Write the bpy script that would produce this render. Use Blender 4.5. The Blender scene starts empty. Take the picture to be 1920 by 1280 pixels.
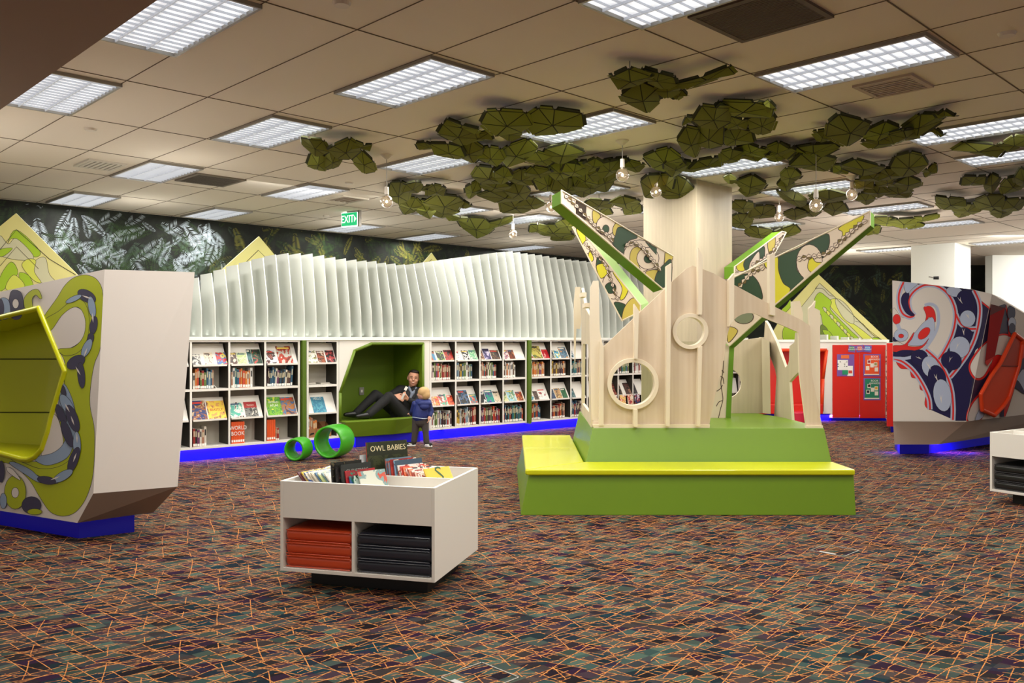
import bpy, bmesh, math, random
from math import sin, cos, pi, radians as rad
from mathutils import Vector as V, Matrix as MX, noise
from mathutils.geometry import tessellate_polygon
random.seed(7)
SC = bpy.context.scene
COL = SC.collection
F = 1610.0; HC = 1.55; YH = 636.0; ZC = 3.49      # focal in px, eye height, horizon row, ceiling height
TH = -0.7958                                     # direction of the ceiling grid

# ------------------------------------------------------------------ geometry helpers
def at(px, py, d): return V(((px-960)/F*d, d, HC+(YH-py)/F*d))
def onz(px, py, z):
    d = F*(HC-z)/(py-YH); return V(((px-960)/F*d, d, z))
def plan(px, d): return ((px-960)/F*d, d)
class Plane:
    """a real upright (or any) plane; .hit() gives the point of it seen at a pixel of the survey photo"""
    def __init__(s, p, n): s.p = V(p); s.n = V(n).normalized()
    def hit(s, px, py, off=0.0):
        r = V(((px-960)/F, 1, (YH-py)/F)); o = V((0, 0, HC)); q = s.p+s.n*off
        t = (q-o).dot(s.n)/r.dot(s.n); return o+r*t
def vplane(a, b):
    """upright plane through plan points a,b, normal facing the camera"""
    n = V((b[1]-a[1], a[0]-b[0], 0)).normalized()
    if n.dot(V((-a[0], -a[1], 0))) < 0: n = -n
    return Plane((a[0], a[1], 0), n)

def gxy(gx, gy):
    c, s = cos(TH), sin(TH); return (c*gx-s*gy, s*gx+c*gy)

# ------------------------------------------------------------------ materials
def lin(c):
    return tuple(((x/255)/12.92 if x/255 <= .04045 else ((x/255+.055)/1.055)**2.4) for x in c)
MATS = {}
def mat(name, rgb, rough=.6, metal=0., emit=0., ecol=None, bump=0., bscale=200., var=0., vscale=8., coat=0., alpha=1.):
    if name in MATS: return MATS[name]
    m = bpy.data.materials.new(name); m.use_nodes = True; nt = m.node_tree; N = nt.nodes; L = nt.links
    b = N['Principled BSDF']; c = lin(rgb)+(1,)
    b.inputs['Base Color'].default_value = c; b.inputs['Roughness'].default_value = rough
    b.inputs['Metallic'].default_value = metal
    if coat: b.inputs['Coat Weight'].default_value = coat
    if emit:
        b.inputs['Emission Color'].default_value = (lin(ecol)+(1,)) if ecol else c
        b.inputs['Emission Strength'].default_value = emit
    tc = N.new('ShaderNodeTexCoord')
    if var:
        n = N.new('ShaderNodeTexNoise'); n.inputs['Scale'].default_value = vscale; n.inputs['Detail'].default_value = 4
        mx = N.new('ShaderNodeMix'); mx.data_type = 'RGBA'; mx.blend_type = 'MULTIPLY'; mx.inputs[0].default_value = 1
        rp = N.new('ShaderNodeMapRange'); rp.inputs['To Min'].default_value = 1-var; rp.inputs['To Max'].default_value = 1+var*.3
        L.new(tc.outputs['Object'], n.inputs['Vector']); L.new(n.outputs['Fac'], rp.inputs['Value'])
        mx.inputs[6].default_value = c; L.new(rp.outputs[0], mx.inputs[7]); L.new(mx.outputs[2], b.inputs['Base Color'])
    if bump:
        n = N.new('ShaderNodeTexNoise'); n.inputs['Scale'].default_value = bscale; n.inputs['Detail'].default_value = 2
        bp = N.new('ShaderNodeBump'); bp.inputs['Strength'].default_value = bump; bp.inputs['Distance'].default_value = .004
        L.new(tc.outputs['Object'], n.inputs['Vector']); L.new(n.outputs['Fac'], bp.inputs['Height']); L.new(bp.outputs[0], b.inputs['Normal'])
    MATS[name] = m; return m

def carpet_mat():
    m = bpy.data.materials.new('patterned_carpet'); m.use_nodes = True; nt = m.node_tree; N = nt.nodes; L = nt.links
    b = N['Principled BSDF']; b.inputs['Roughness'].default_value = .95; b.inputs['Specular IOR Level'].default_value = .1
    tc = N.new('ShaderNodeTexCoord'); sx = N.new('ShaderNodeSeparateXYZ'); L.new(tc.outputs['Object'], sx.inputs[0])
    def math_(op, a, b_=None, c=None):
        q = N.new('ShaderNodeMath'); q.operation = op
        for i, v in enumerate((a, b_, c)):
            if v is None: continue
            if isinstance(v, (int, float)): q.inputs[i].default_value = v
            else: L.new(v, q.inputs[i])
        return q.outputs[0]
    def family(ang, sp, ns, amt, width, keep, seed):
        """wandering threads running across direction ang, with breaks; returns thread index and thread mask"""
        c, s = cos(rad(ang)), sin(rad(ang))
        v = math_('ADD', math_('MULTIPLY', sx.outputs[0], c/sp), math_('MULTIPLY', sx.outputs[1], s/sp))
        n = N.new('ShaderNodeTexNoise'); n.noise_dimensions = '3D'; n.inputs['Scale'].default_value = ns; n.inputs['Detail'].default_value = 1.5
        mp = N.new('ShaderNodeMapping'); mp.inputs['Location'].default_value = (seed*7.3, seed*3.1, seed); L.new(tc.outputs['Object'], mp.inputs[0]); L.new(mp.outputs[0], n.inputs['Vector'])
        v = math_('MULTIPLY_ADD', n.outputs['Fac'], amt, v)
        idx = math_('FLOOR', v); fr = math_('FRACT', v); ds = math_('ABSOLUTE', math_('SUBTRACT', fr, .5)); ds = math_('MULTIPLY', math_('SUBTRACT', .5, ds), sp)
        r = N.new('ShaderNodeMapRange'); r.inputs['From Min'].default_value = width*.5; r.inputs['From Max'].default_value = width*.5+.0012; r.inputs['To Min'].default_value = 1; r.inputs['To Max'].default_value = 0
        L.new(ds, r.inputs['Value'])
        k = N.new('ShaderNodeTexNoise'); k.inputs['Scale'].default_value = 5.5; k.inputs['Detail'].default_value = 0; m2 = N.new('ShaderNodeMapping'); m2.inputs['Location'].default_value = (seed*2.3, seed*5.1, seed*2); L.new(tc.outputs['Object'], m2.inputs[0]); L.new(m2.outputs[0], k.inputs['Vector'])
        g = math_('LESS_THAN', k.outputs['Fac'], keep)
        return idx, math_('MULTIPLY', r.outputs[0], g)
    fams = [family(132, .066, .8, .9, .0032, .56, 1), family(48, .088, .8, .9, .0034, .56, 2), family(118, .095, 1.0, 1.0, .0034, .55, 3), family(66, .105, 1.0, .8, .0034, .54, 4), family(146, .12, .9, .9, .0036, .53, 5), family(95, .15, 1.2, .9, .0034, .52, 6), family(20, .18, 1.0, .8, .0036, .48, 7)]
    msk = None
    for f in fams: msk = f[1] if msk is None else math_('MAXIMUM', msk, f[1])
    def cell(i, j, stops):
        cb = N.new('ShaderNodeCombineXYZ'); L.new(fams[i][0], cb.inputs[0]); L.new(fams[j][0], cb.inputs[1])
        w = N.new('ShaderNodeTexWhiteNoise'); w.noise_dimensions = '2D'; L.new(cb.outputs[0], w.inputs['Vector'])
        cr = N.new('ShaderNodeValToRGB'); cr.color_ramp.interpolation = 'CONSTANT'; e = cr.color_ramp.elements
        e[0].position = 0; e[0].color = lin(stops[0][1])+(1,); e[1].position = stops[1][0]; e[1].color = lin(stops[1][1])+(1,)
        for p_, c_ in stops[2:]:
            q = e.new(p_); q.color = lin(c_)+(1,)
        L.new(w.outputs['Value'], cr.inputs[0]); return cr.outputs[0]
    A = cell(0, 1, [(0, (14, 44, 52)), (.2, (46, 20, 48)), (.4, (70, 60, 58)), (.55, (18, 14, 18)), (.72, (70, 90, 80)), (.86, (40, 34, 34))])
    B = cell(2, 3, [(0, (32, 18, 36)), (.25, (68, 58, 56)), (.45, (14, 42, 54)), (.6, (66, 86, 76)), (.8, (26, 20, 24))])
    mm = N.new('ShaderNodeMix'); mm.data_type = 'RGBA'; mm.inputs[0].default_value = .45; L.new(A, mm.inputs[6]); L.new(B, mm.inputs[7])
    n2 = N.new('ShaderNodeTexNoise'); n2.inputs['Scale'].default_value = 60; L.new(tc.outputs['Object'], n2.inputs['Vector'])
    cr = N.new('ShaderNodeValToRGB'); cr.color_ramp.elements[0].position = .36; cr.color_ramp.elements[0].color = lin((128, 62, 42))+(1,)
    cr.color_ramp.elements[1].position = .52; cr.color_ramp.elements[1].color = lin((206, 138, 74))+(1,)
    L.new(n2.outputs['Fac'], cr.inputs[0])
    fm = N.new('ShaderNodeMix'); fm.data_type = 'RGBA'; L.new(msk, fm.inputs[0]); L.new(mm.outputs[2], fm.inputs[6]); L.new(cr.outputs[0], fm.inputs[7])
    L.new(fm.outputs[2], b.inputs['Base Color'])
    n3 = N.new('ShaderNodeTexNoise'); n3.inputs['Scale'].default_value = 350; L.new(tc.outputs['Object'], n3.inputs['Vector'])
    bp = N.new('ShaderNodeBump'); bp.inputs['Strength'].default_value = .4; bp.inputs['Distance'].default_value = .003
    L.new(n3.outputs['Fac'], bp.inputs['Height']); L.new(bp.outputs[0], b.inputs['Normal'])
    return m

def wood_mat(name, a, b_, vertical=True, rot=0.):
    m = bpy.data.materials.new(name); m.use_nodes = True; nt = m.node_tree; N = nt.nodes; L = nt.links
    b = N['Principled BSDF']; b.inputs['Roughness'].default_value = .55
    tc = N.new('ShaderNodeTexCoord'); g = N.new('ShaderNodeMapping'); g.inputs['Scale'].default_value = (5, 5, .55) if vertical else (.8, .8, 8)
    L.new(tc.outputs['Object'], g.inputs['Vector'])
    n = N.new('ShaderNodeTexNoise'); n.inputs['Scale'].default_value = 1.6; n.inputs['Detail'].default_value = 8; n.inputs['Distortion'].default_value = .8
    L.new(g.outputs[0], n.inputs['Vector'])
    w = N.new('ShaderNodeTexWave'); w.wave_type = 'BANDS'; w.bands_direction = 'X'; w.inputs['Scale'].default_value = 1.3; w.inputs['Distortion'].default_value = 6; w.inputs['Detail'].default_value = 3
    L.new(g.outputs[0], w.inputs['Vector'])
    mxx = N.new('ShaderNodeMath'); mxx.operation = 'MULTIPLY_ADD'; mxx.inputs[1].default_value = .12
    L.new(w.outputs['Fac'], mxx.inputs[0]); L.new(n.outputs['Fac'], mxx.inputs[2])
    cr = N.new('ShaderNodeValToRGB'); cr.color_ramp.elements[0].position = .4; cr.color_ramp.elements[0].color = lin(a)+(1,)
    cr.color_ramp.elements[1].position = .85; cr.color_ramp.elements[1].color = lin(b_)+(1,)
    L.new(mxx.outputs[0], cr.inputs[0]); L.new(cr.outputs[0], b.inputs['Base Color']); return m

def foliage_mat():
    m = bpy.data.materials.new('dark_forest_print'); m.use_nodes = True; nt = m.node_tree; N = nt.nodes; L = nt.links
    b = N['Principled BSDF']; b.inputs['Roughness'].default_value = .8
    tc = N.new('ShaderNodeTexCoord')
    n = N.new('ShaderNodeTexNoise'); n.inputs['Scale'].default_value = 3.2; n.inputs['Detail'].default_value = 9; n.inputs['Roughness'].default_value = .72
    n.inputs['Distortion'].default_value = .6
    L.new(tc.outputs['Object'], n.inputs['Vector'])
    cr = N.new('ShaderNodeValToRGB'); e = cr.color_ramp.elements
    e[0].position = .4; e[0].color = lin((10, 11, 9))+(1,); e[1].position = .55; e[1].color = lin((18, 26, 16))+(1,)
    for p_, c_ in ((.62, (30, 42, 22)), (.68, (24, 32, 20)), (.70, (80, 96, 60)), (.75, (170, 185, 185))):
        q = e.new(p_); q.color = lin(c_)+(1,)
    L.new(n.outputs['Fac'], cr.inputs[0]); L.new(cr.outputs[0], b.inputs['Base Color']); return m

WHITE = mat('white_laminate', (230, 226, 218), .45)
WHITE2 = mat('bright_white_board', (236, 238, 230), .5)
SHELFIN = mat('shelf_interior', (205, 198, 184), .6)
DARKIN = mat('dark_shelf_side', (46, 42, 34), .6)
CEIL = mat('ceiling_board', (226, 217, 202), .9, bump=.1, bscale=300)
JOINT = mat('ceiling_joint', (104, 90, 74), .9)
BULK = mat('bulkhead_paint', (160, 138, 124), .9)
METAL = mat('light_trim_metal', (150, 146, 138), .4, .3)
ALU = mat('louver_aluminium', (170, 172, 176), .4, .2, emit=.22, ecol=(235, 240, 250))  # weak emission stands in for light caught by the bars
def glow_mat():
    m = mat('diffuser_glow', (240, 240, 240), .5, emit=1.); nt = m.node_tree; N = nt.nodes; L = nt.links; b = N['Principled BSDF']
    tc = N.new('ShaderNodeTexCoord'); sp = N.new('ShaderNodeSeparateXYZ'); L.new(tc.outputs['Object'], sp.inputs[0])
    def M_(op, x, y=None, z=None):
        q = N.new('ShaderNodeMath'); q.operation = op
        for i, v in enumerate((x, y, z)):
            if v is None: continue
            if isinstance(v, (int, float)): q.inputs[i].default_value = v
            else: L.new(v, q.inputs[i])
        return q.outputs[0]
    fx_ = M_('FRACT', M_('MULTIPLY', sp.outputs[0], 15/1.2)); fy_ = M_('FRACT', M_('MULTIPLY', sp.outputs[1], 5.0)); 
    ly = M_('SINE', M_('MULTIPLY', fy_, 3.1416)); v = M_('MULTIPLY_ADD', fx_, .42, .50); v = M_('MULTIPLY', v, M_('MULTIPLY_ADD', ly, .55, .72))  # per-cell and per-lane louver shading painted into the emission strength
    n = N.new('ShaderNodeTexNoise'); n.inputs['Scale'].default_value = 14; L.new(tc.outputs['Object'], n.inputs['Vector']); v = M_('MULTIPLY', v, M_('MULTIPLY_ADD', n.outputs['Fac'], .5, .8))
    L.new(v, b.inputs['Emission Strength']); b.inputs['Emission Color'].default_value = (.92, .96, 1, 1); return m
GLOW = glow_mat()
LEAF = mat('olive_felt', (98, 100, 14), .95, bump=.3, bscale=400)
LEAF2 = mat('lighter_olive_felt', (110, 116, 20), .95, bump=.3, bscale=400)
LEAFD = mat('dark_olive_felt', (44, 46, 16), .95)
GREEN = mat('green_laminate', (106, 140, 16), .38, var=.06, vscale=3)
DKGREEN = mat('dark_green_panel', (78, 104, 14), .5)
LIMEV = mat('lime_vinyl', (200, 202, 16), .3, coat=.2)
POD_LIME = mat('lime_upholstery', (198, 202, 20), .4, coat=.15)
NICHE = mat('green_upholstery', (96, 122, 10), .55)
RINGG = mat('bright_green_plastic', (60, 158, 30), .3)
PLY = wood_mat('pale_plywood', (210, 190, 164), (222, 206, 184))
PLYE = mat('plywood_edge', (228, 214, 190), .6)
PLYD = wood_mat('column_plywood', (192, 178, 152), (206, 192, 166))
BLUEK = mat('blue_lit_kickboard', (16, 12, 170), .4, emit=.09, ecol=(14, 6, 235))  # LED light put into the blue base colour and a weak emission
BLUED = mat('dark_plinth', (14, 14, 60), .4, emit=.12, ecol=(10, 4, 220))  # blue emission paints the LED glow onto the plinth
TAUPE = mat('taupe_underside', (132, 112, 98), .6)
BLACK = mat('black_laminate', (16, 16, 18), .5)
ORANGE = mat('orange_vinyl', (200, 72, 34), .35, coat=.15, bump=.1, bscale=60)
NAVYV = mat('navy_vinyl', (34, 38, 50), .35, coat=.15, bump=.1, bscale=60)
BLACKV = mat('black_vinyl', (26, 26, 28), .35, coat=.15)
RED = mat('red_laminate', (206, 30, 16), .5)
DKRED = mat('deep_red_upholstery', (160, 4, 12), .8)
ORED = mat('orange_red_upholstery', (224, 66, 18), .5)
PAGE = mat('page_block', (226, 218, 200), .8)
STICK = mat('white_spine_label', (236, 234, 226), .7)

# ------------------------------------------------------------------ mesh helpers
class MB:
    def __init__(s): s.v = []; s.f = []; s.m = []; s.mats = []
    def mi(s, m):
        if m not in s.mats: s.mats.append(m)
        return s.mats.index(m)
    def add(s, vs, fs, m):
        k = len(s.v); s.v += [tuple(x) for x in vs]; i = s.mi(m)
        for f in fs: s.f.append(tuple(a+k for a in f)); s.m.append(i)
        return s
    def box(s, a, b, m, M=None):
        x0, y0, z0 = a; x1, y1, z1 = b
        vs = [V(p) for p in ((x0,y0,z0),(x1,y0,z0),(x1,y1,z0),(x0,y1,z0),(x0,y0,z1),(x1,y0,z1),(x1,y1,z1),(x0,y1,z1))]
        if M: vs = [M@p for p in vs]
        return s.add(vs, [(3,2,1,0),(4,5,6,7),(0,1,5,4),(1,2,6,5),(2,3,7,6),(3,0,4,7)], m)
    def hexa(s, vs, m):
        """8 points: bottom ring then top ring"""
        return s.add(vs, [(3,2,1,0),(4,5,6,7),(0,1,5,4),(1,2,6,5),(2,3,7,6),(3,0,4,7)], m)
    def cyl(s, a, b, r0, r1, m, n=12, caps=True):
        a = V(a); b = V(b); d = (b-a).normalized(); u = d.orthogonal().normalized(); w = d.cross(u)
        vs = []
        for p, r in ((a, r0), (b, r1)):
            vs += [p+(u*cos(2*pi*i/n)+w*sin(2*pi*i/n))*r for i in range(n)]
        fs = [(i, (i+1) % n, n+(i+1) % n, n+i) for i in range(n)]
        if caps: fs += [tuple(range(n-1, -1, -1)), tuple(range(n, 2*n))]
        return s.add(vs, fs, m)
    def ell(s, c, r, m, nu=16, nv=10, M=None):
        c = V(c); vs = []; fs = []
        for j in range(nv+1):
            t = pi*j/nv
            for i in range(nu):
                p = V((r[0]*sin(t)*cos(2*pi*i/nu), r[1]*sin(t)*sin(2*pi*i/nu), r[2]*cos(t)))
                if M: p = M@p
                vs.append(c+p)
        for j in range(nv):
            for i in range(nu):
                a = j*nu+i; b = j*nu+(i+1) % nu
                fs.append((a, a+nu, b+nu, b))
        return s.add(vs, fs, m)
    def build(s, name, parent=None, smooth=False, bevel=0., seg=2, loc=None, rotz=0., weld=True):
        me = bpy.data.meshes.new(name); me.from_pydata(s.v, [], s.f); me.update()
        for m in s.mats: me.materials.append(m)
        for p, i in zip(me.polygons, s.m): p.material_index = i
        if weld:
            bm = bmesh.new(); bm.from_mesh(me); bmesh.ops.remove_doubles(bm, verts=bm.verts, dist=1e-5)
            bmesh.ops.recalc_face_normals(bm, faces=bm.faces); bm.to_mesh(me); bm.free()
        if smooth:
            for p in me.polygons: p.use_smooth = True
        o = bpy.data.objects.new(name, me); COL.objects.link(o)
        if loc is not None: o.location = loc
        if rotz: o.rotation_euler = (0, 0, rotz)
        if parent is not None:
            o.parent = parent
            if loc is None: o.matrix_parent_inverse = PW[parent.name].inverted() if parent.name in PW else MX.Identity(4)
        if bevel:
            b = o.modifiers.new('Bevel', 'BEVEL'); b.width = bevel; b.segments = seg; b.limit_method = 'ANGLE'; b.angle_limit = rad(35)
        PW[o.name] = PW[parent.name].copy() if (parent is not None and loc is None and parent.name in PW) else MX.Identity(4)
        if parent is not None and loc is None: PW[o.name] = MX.Identity(4)
        return o
PW = {}
def thing(name, label, cat, loc=(0, 0, 0), rotz=0., group=None):
    o = bpy.data.objects.new(name, None); COL.objects.link(o); o.empty_display_size = .1
    o.location = loc; o.rotation_euler = (0, 0, rotz); PW[o.name] = MX.Translation(V(loc))@MX.Rotation(rotz, 4, 'Z')
    o['label'] = label; o['category'] = cat
    if group: o['group'] = group
    return o
def tag(o, label, cat, group=None):
    o['label'] = label; o['category'] = cat
    if group: o['group'] = group
    return o
def struct(o): o['kind'] = 'structure'; return o
def local(parent, o):
    """parent a mesh that was built in the thing's own coordinates"""
    o.parent = parent; o.matrix_parent_inverse = MX.Identity(4); return o
def copytree(o, loc, rotz=None, label=None):
    r = o.copy(); COL.objects.link(r); r.location = loc
    if rotz is not None: r.rotation_euler = (0, 0, rotz)
    if label: r['label'] = label
    for ch in o.children:
        c = ch.copy(); COL.objects.link(c); c.parent = r
        for g in ch.children:
            d = g.copy(); COL.objects.link(d); d.parent = c
    return r

def smooth_loop(pts, closed=True, n=6):
    out = []; k = len(pts)
    rng = range(k) if closed else range(k-1)
    for i in rng:
        p0 = V(pts[(i-1) % k] if closed or i > 0 else pts[i]); p1 = V(pts[i]); p2 = V(pts[(i+1) % k]); p3 = V(pts[(i+2) % k] if closed or i < k-2 else pts[i+1])
        for j in range(n):
            t = j/n
            out.append(tuple(.5*((2*p1)+(-p0+p2)*t+(2*p0-5*p1+4*p2-p3)*t*t+(-p0+3*p1-3*p2+p3)*t**3)))
    if not closed: out.append(tuple(pts[-1]))
    return out
def poly_fill(mb, loops3d, m):
    """flat polygon with holes"""
    tris = tessellate_polygon([[V(p) for p in l] for l in loops3d])
    flat = [p for l in loops3d for p in l]
    mb.add(flat, [tuple(t) for t in tris], m)
def slab(mb, loops, plane, ext, m, medge=None, off=0.):
    """extruded panel: loops in survey pixels on a plane, pushed back by the vector ext"""
    front = [[plane.hit(x, y, off) for x, y in l] for l in loops]; ext = V(ext)
    back = [[p+ext for p in l] for l in front]
    poly_fill(mb, front, m); poly_fill(mb, back, m)
    for a, b in zip(front, back):
        k = len(a); mb.add(a+b, [(i, (i+1) % k, k+(i+1) % k, k+i) for i in range(k)], medge or m)
def clip_poly(pts, bound):
    """clip pts to convex bound (2d, either orientation)"""
    area = sum(bound[i][0]*bound[(i+1) % len(bound)][1]-bound[(i+1) % len(bound)][0]*bound[i][1] for i in range(len(bound)))
    sg = 1 if area > 0 else -1; out = list(pts)
    for i in range(len(bound)):
        a = bound[i]; b = bound[(i+1) % len(bound)]
        f = lambda p: sg*((b[0]-a[0])*(p[1]-a[1])-(b[1]-a[1])*(p[0]-a[0]))
        new = []
        for j in range(len(out)):
            p = out[j]; q = out[(j+1) % len(out)]; fp = f(p); fq = f(q)
            if fp >= 0: new.append(p)
            if (fp >= 0) != (fq >= 0):
                t = fp/(fp-fq); new.append((p[0]+(q[0]-p[0])*t, p[1]+(q[1]-p[1])*t))
        out = new
        if len(out) < 3: return []
    return out
class Art:
    """flat painted artwork laid on a face: later shapes sit a hair above earlier ones"""
    def __init__(s, plane, o=(0, 0), sc=1., bound=None, line=None, step=.00012, base=.001):
        s.pl = plane; s.o = o; s.sc = sc; s.mb = MB(); s.k = base; s.b = bound; s.line = line; s.step = step
    def px(s, pts): return [(s.o[0]+x*s.sc, s.o[1]+y*s.sc) for x, y in pts]
    def _put(s, q, m):
        if s.b: q = clip_poly(q, s.b)
        if len(q) >= 3: poly_fill(s.mb, [[s.pl.hit(x, y, s.k) for x, y in q]], m)
        s.k += s.step
    def fill(s, m, pts, smooth=True, line=True):
        q = s.px(pts)
        if smooth: q = smooth_loop(q, True, 5)
        s._put(q, m)
        if s.line and line: s.stroke(s.line, pts+[pts[0]], 2.2/s.sc*s.lw, smooth, closed=True)
        return s
    lw = .35
    def stroke(s, m, pts, w, smooth=True, closed=False):
        q = s.px(pts if not closed else pts[:-1])
        if smooth: q = smooth_loop(q, closed, 5)
        if closed: q = q+[q[0]]
        L, R = [], []; w = w*s.sc/2
        for i in range(len(q)):
            a = V(q[max(0, i-1)]); b = V(q[min(len(q)-1, i+1)])
            if closed and i in (0, len(q)-1): a = V(q[-2]); b = V(q[1])
            d = (b-a); d = d.normalized() if d.length > 0 else V((1, 0)); n = V((-d.y, d.x))
            L.append(V(q[i])+n*w); R.append(V(q[i])-n*w)
        for i in range(len(q)-1):
            c = [tuple(L[i]), tuple(L[i+1]), tuple(R[i+1]), tuple(R[i])]
            if s.b: c = clip_poly(c, s.b)
            if len(c) >= 3:
                s.mb.add([s.pl.hit(x, y, s.k) for x, y in c], [tuple(range(len(c)))], m)
        s.k += s.step; return s
    def dot(s, m, c, r, ry=None, rot=0, line=True, n=20):
        ry = ry or r; a = rad(rot)
        pts = [(c[0]+r*cos(t)*cos(a)-ry*sin(t)*sin(a), c[1]+r*cos(t)*sin(a)+ry*sin(t)*cos(a)) for t in [2*pi*i/n for i in range(n)]]
        return s.fill(m, pts, False, line)

def text(txt, size, m, M, name, parent, align='CENTER', ext=.0008, squash=1.):
    cu = bpy.data.curves.new(name, 'FONT'); cu.body = txt; cu.size = size; cu.extrude = ext; cu.align_x = align; cu.align_y = 'CENTER'; cu.resolution_u = 2
    tmp = bpy.data.objects.new(name, cu); COL.objects.link(tmp)
    dg = bpy.context.evaluated_depsgraph_get(); me = bpy.data.meshes.new_from_object(tmp.evaluated_get(dg))
    bpy.data.objects.remove(tmp)
    me.transform(M@MX.Diagonal((squash, 1, 1, 1))); me.materials.clear(); me.materials.append(m)
    o = bpy.data.objects.new(name, me); COL.objects.link(o)
    if parent is not None:
        o.parent = parent; o.matrix_parent_inverse = PW[parent.name].inverted() if parent.name in PW else MX.Identity(4)
    return o
def facing(p, right, up):
    """matrix: text x along right, y along up, at p"""
    r = V(right).normalized(); u = V(up); u = (u-r*u.dot(r)).normalized(); n = r.cross(u)
    M = MX((( r.x, u.x, n.x, p[0]), (r.y, u.y, n.y, p[1]), (r.z, u.z, n.z, p[2]), (0, 0, 0, 1))); return M
def ordn(i):
    W = ['first','second','third','fourth','fifth','sixth','seventh','eighth','ninth','tenth','eleventh','twelfth','thirteenth','fourteenth','fifteenth','sixteenth','seventeenth','eighteenth','nineteenth','twentieth','twenty-first','twenty-second','twenty-third','twenty-fourth']
    return W[i]
# ================================================================== SETTING
fl = MB().box((-16, -6, -.1), (22, 30, 0), carpet_mat()).build('floor'); struct(fl)
# ceiling boards in the direction of the grid
b = MB(); b.box((-26, -6, 0), (10, 26, .12), CEIL); c = b.build('ceiling', loc=(0, 0, ZC), rotz=TH); struct(c)
b = MB()
XL = [4.25, 3.0, 1.75, .5, -.76, -2.01, -3.26, -4.52, -6.62, -8.0, -9.33, -10.62, -12.0, -13.32, -14.6, -15.9]
YL = [.6, 1.22, 1.84, 2.44, 3.07, 3.7, 4.32, 4.97, 5.63, 6.28, 6.9, 7.5, 8.12, 8.75, 9.4, 10.0, 10.65, 11.3, 11.9, 12.5, 13.12, 14.4, 15.0, 15.6, 17.2, 17.9, 19.5]
for x in XL: b.box((x-.004, -6, -.004), (x+.004, 24, -.0005), JOINT)
for y in YL: b.box((-20, y-.003, -.0035), (9, y+.003, -.0005), JOINT)
struct(b.build('trim_1', loc=(0, 0, ZC), rotz=TH))
# lowered bulkhead over the photographer
p0 = V((-3.0, 5.04, 0)); dr = V((cos(TH), sin(TH), 0)); nn = V((sin(TH), -cos(TH), 0))
b = MB(); A = p0-dr*5; Bq = p0+dr*9
b.hexa([(A+nn*z).to_tuple()[:2]+(h,) for h in (2.9, ZC-.01) for z in (0,)]*0+[
    (A.x, A.y, 2.9), (Bq.x, Bq.y, 2.9), (Bq.x+nn.x*6, Bq.y+nn.y*6, 2.9), (A.x+nn.x*6, A.y+nn.y*6, 2.9),
    (A.x, A.y, ZC-.01), (Bq.x, Bq.y, ZC-.01), (Bq.x+nn.x*6, Bq.y+nn.y*6, ZC-.01), (A.x+nn.x*6, A.y+nn.y*6, ZC-.01)], BULK)
struct(b.build('trim_2'))
# walls
WL0 = V((-7.08, 11.88, 0)); wd = V((.7143, .6998, 0)); wn = V((-.6998, .7143, 0))
def wall(name, a, b_, n, m, th=.15, top=ZC):
    mb = MB(); a = V(a); b_ = V(b_); n = V(n)*th
    mb.hexa([a, b_, b_+n, a+n, a+V((0, 0, top)), b_+V((0, 0, top)), b_+n+V((0, 0, top)), a+n+V((0, 0, top))], m)
    o = mb.build(name); struct(o); return o
FOL = foliage_mat()
wallL_a = WL0-wd*7; wallL_b = WL0+wd*15.3
wall('wall_left', wallL_a, wallL_b, wn, FOL)
YB = 22.45
wall('wall_back', (wallL_b.x, YB, 0), (21, YB, 0), (0, 1, 0), FOL)
# photo print of fern fronds on the two walls
FG = [mat('frond_white', (176, 190, 200), .8), mat('frond_green', (40, 66, 22), .8), mat('frond_yellow', (128, 124, 44), .8), mat('frond_dark', (10, 14, 8), .8), mat('frond_pale', (72, 92, 78), .8)]
def frond(mb, o, ux, c, ang, ln, m, z0, z1, u0, u1, k):
    """rachis with narrow leaflets drawn on the wall"""
    n = 30; cur = random.uniform(-.5, .5); wd_ = ln*random.uniform(.16, .26)
    for i in range(n):
        t = i/n; a = ang+cur*t
        x = c[0]+ln*t*cos(ang+cur*t*.5); z = c[1]+ln*t*sin(ang+cur*t*.5)
        l = wd_*sin(pi*min(1, .12+t*.9))**.7
        for sd in (-1, 1):
            if random.random() < .18: continue
            aa = a+sd*rad(62); w = ln/n*.2
            q = [(x, z), (x+cos(aa)*l*.5-sin(aa)*w, z+sin(aa)*l*.5+cos(aa)*w), (x+cos(aa)*l, z+sin(aa)*l), (x+cos(aa)*l*.5+sin(aa)*w, z+sin(aa)*l*.5-cos(aa)*w)]
            if any(not (z0 < p[1] < z1 and u0 < p[0] < u1) for p in q): continue
            mb.add([o+ux*p[0]+V((0, 0, p[1])) for p in q], [(0, 1, 2, 3)], m)
def frondwall(name, o, ux, u0, u1, cnt, pick, z0=1.9):
    mb = MB(); rs = random.Random(3)
    for i in range(cnt):
        u = random.uniform(u0, u1); z = random.uniform(z0, 3.45); m = FG[pick(u)]
        frond(mb, o-V((ux.y, -ux.x, 0))*(-.004-.0004*(i % 12)), ux, (u, z), random.uniform(-2.8, -.3) if random.random() < .6 else random.uniform(0, 6.28), random.uniform(.22, .6), m, z0, 3.47, u0, u1, i)
    ob = mb.build(name, weld=False); ob['kind'] = 'stuff'; ob['label'] = 'fern fronds of the printed forest photograph on the wall'; return ob
fr = frondwall('fern_print', WL0.copy(), wd, -6.5, 14.9, 2300, lambda u: random.choice([0, 0, 3, 4, 3, 1, 3, 1]) if u < 3.4 else (random.choice([2, 3, 1, 1, 3, 3, 2]) if u < 11 else random.choice([4, 3, 3, 0])))
fr = frondwall('fern_print', V((wallL_b.x, YB, 0)), V((1, 0, 0)), .3, 16, 1000, lambda u: random.choice([3, 3, 1, 3, 2, 3, 4, 3]))
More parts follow.
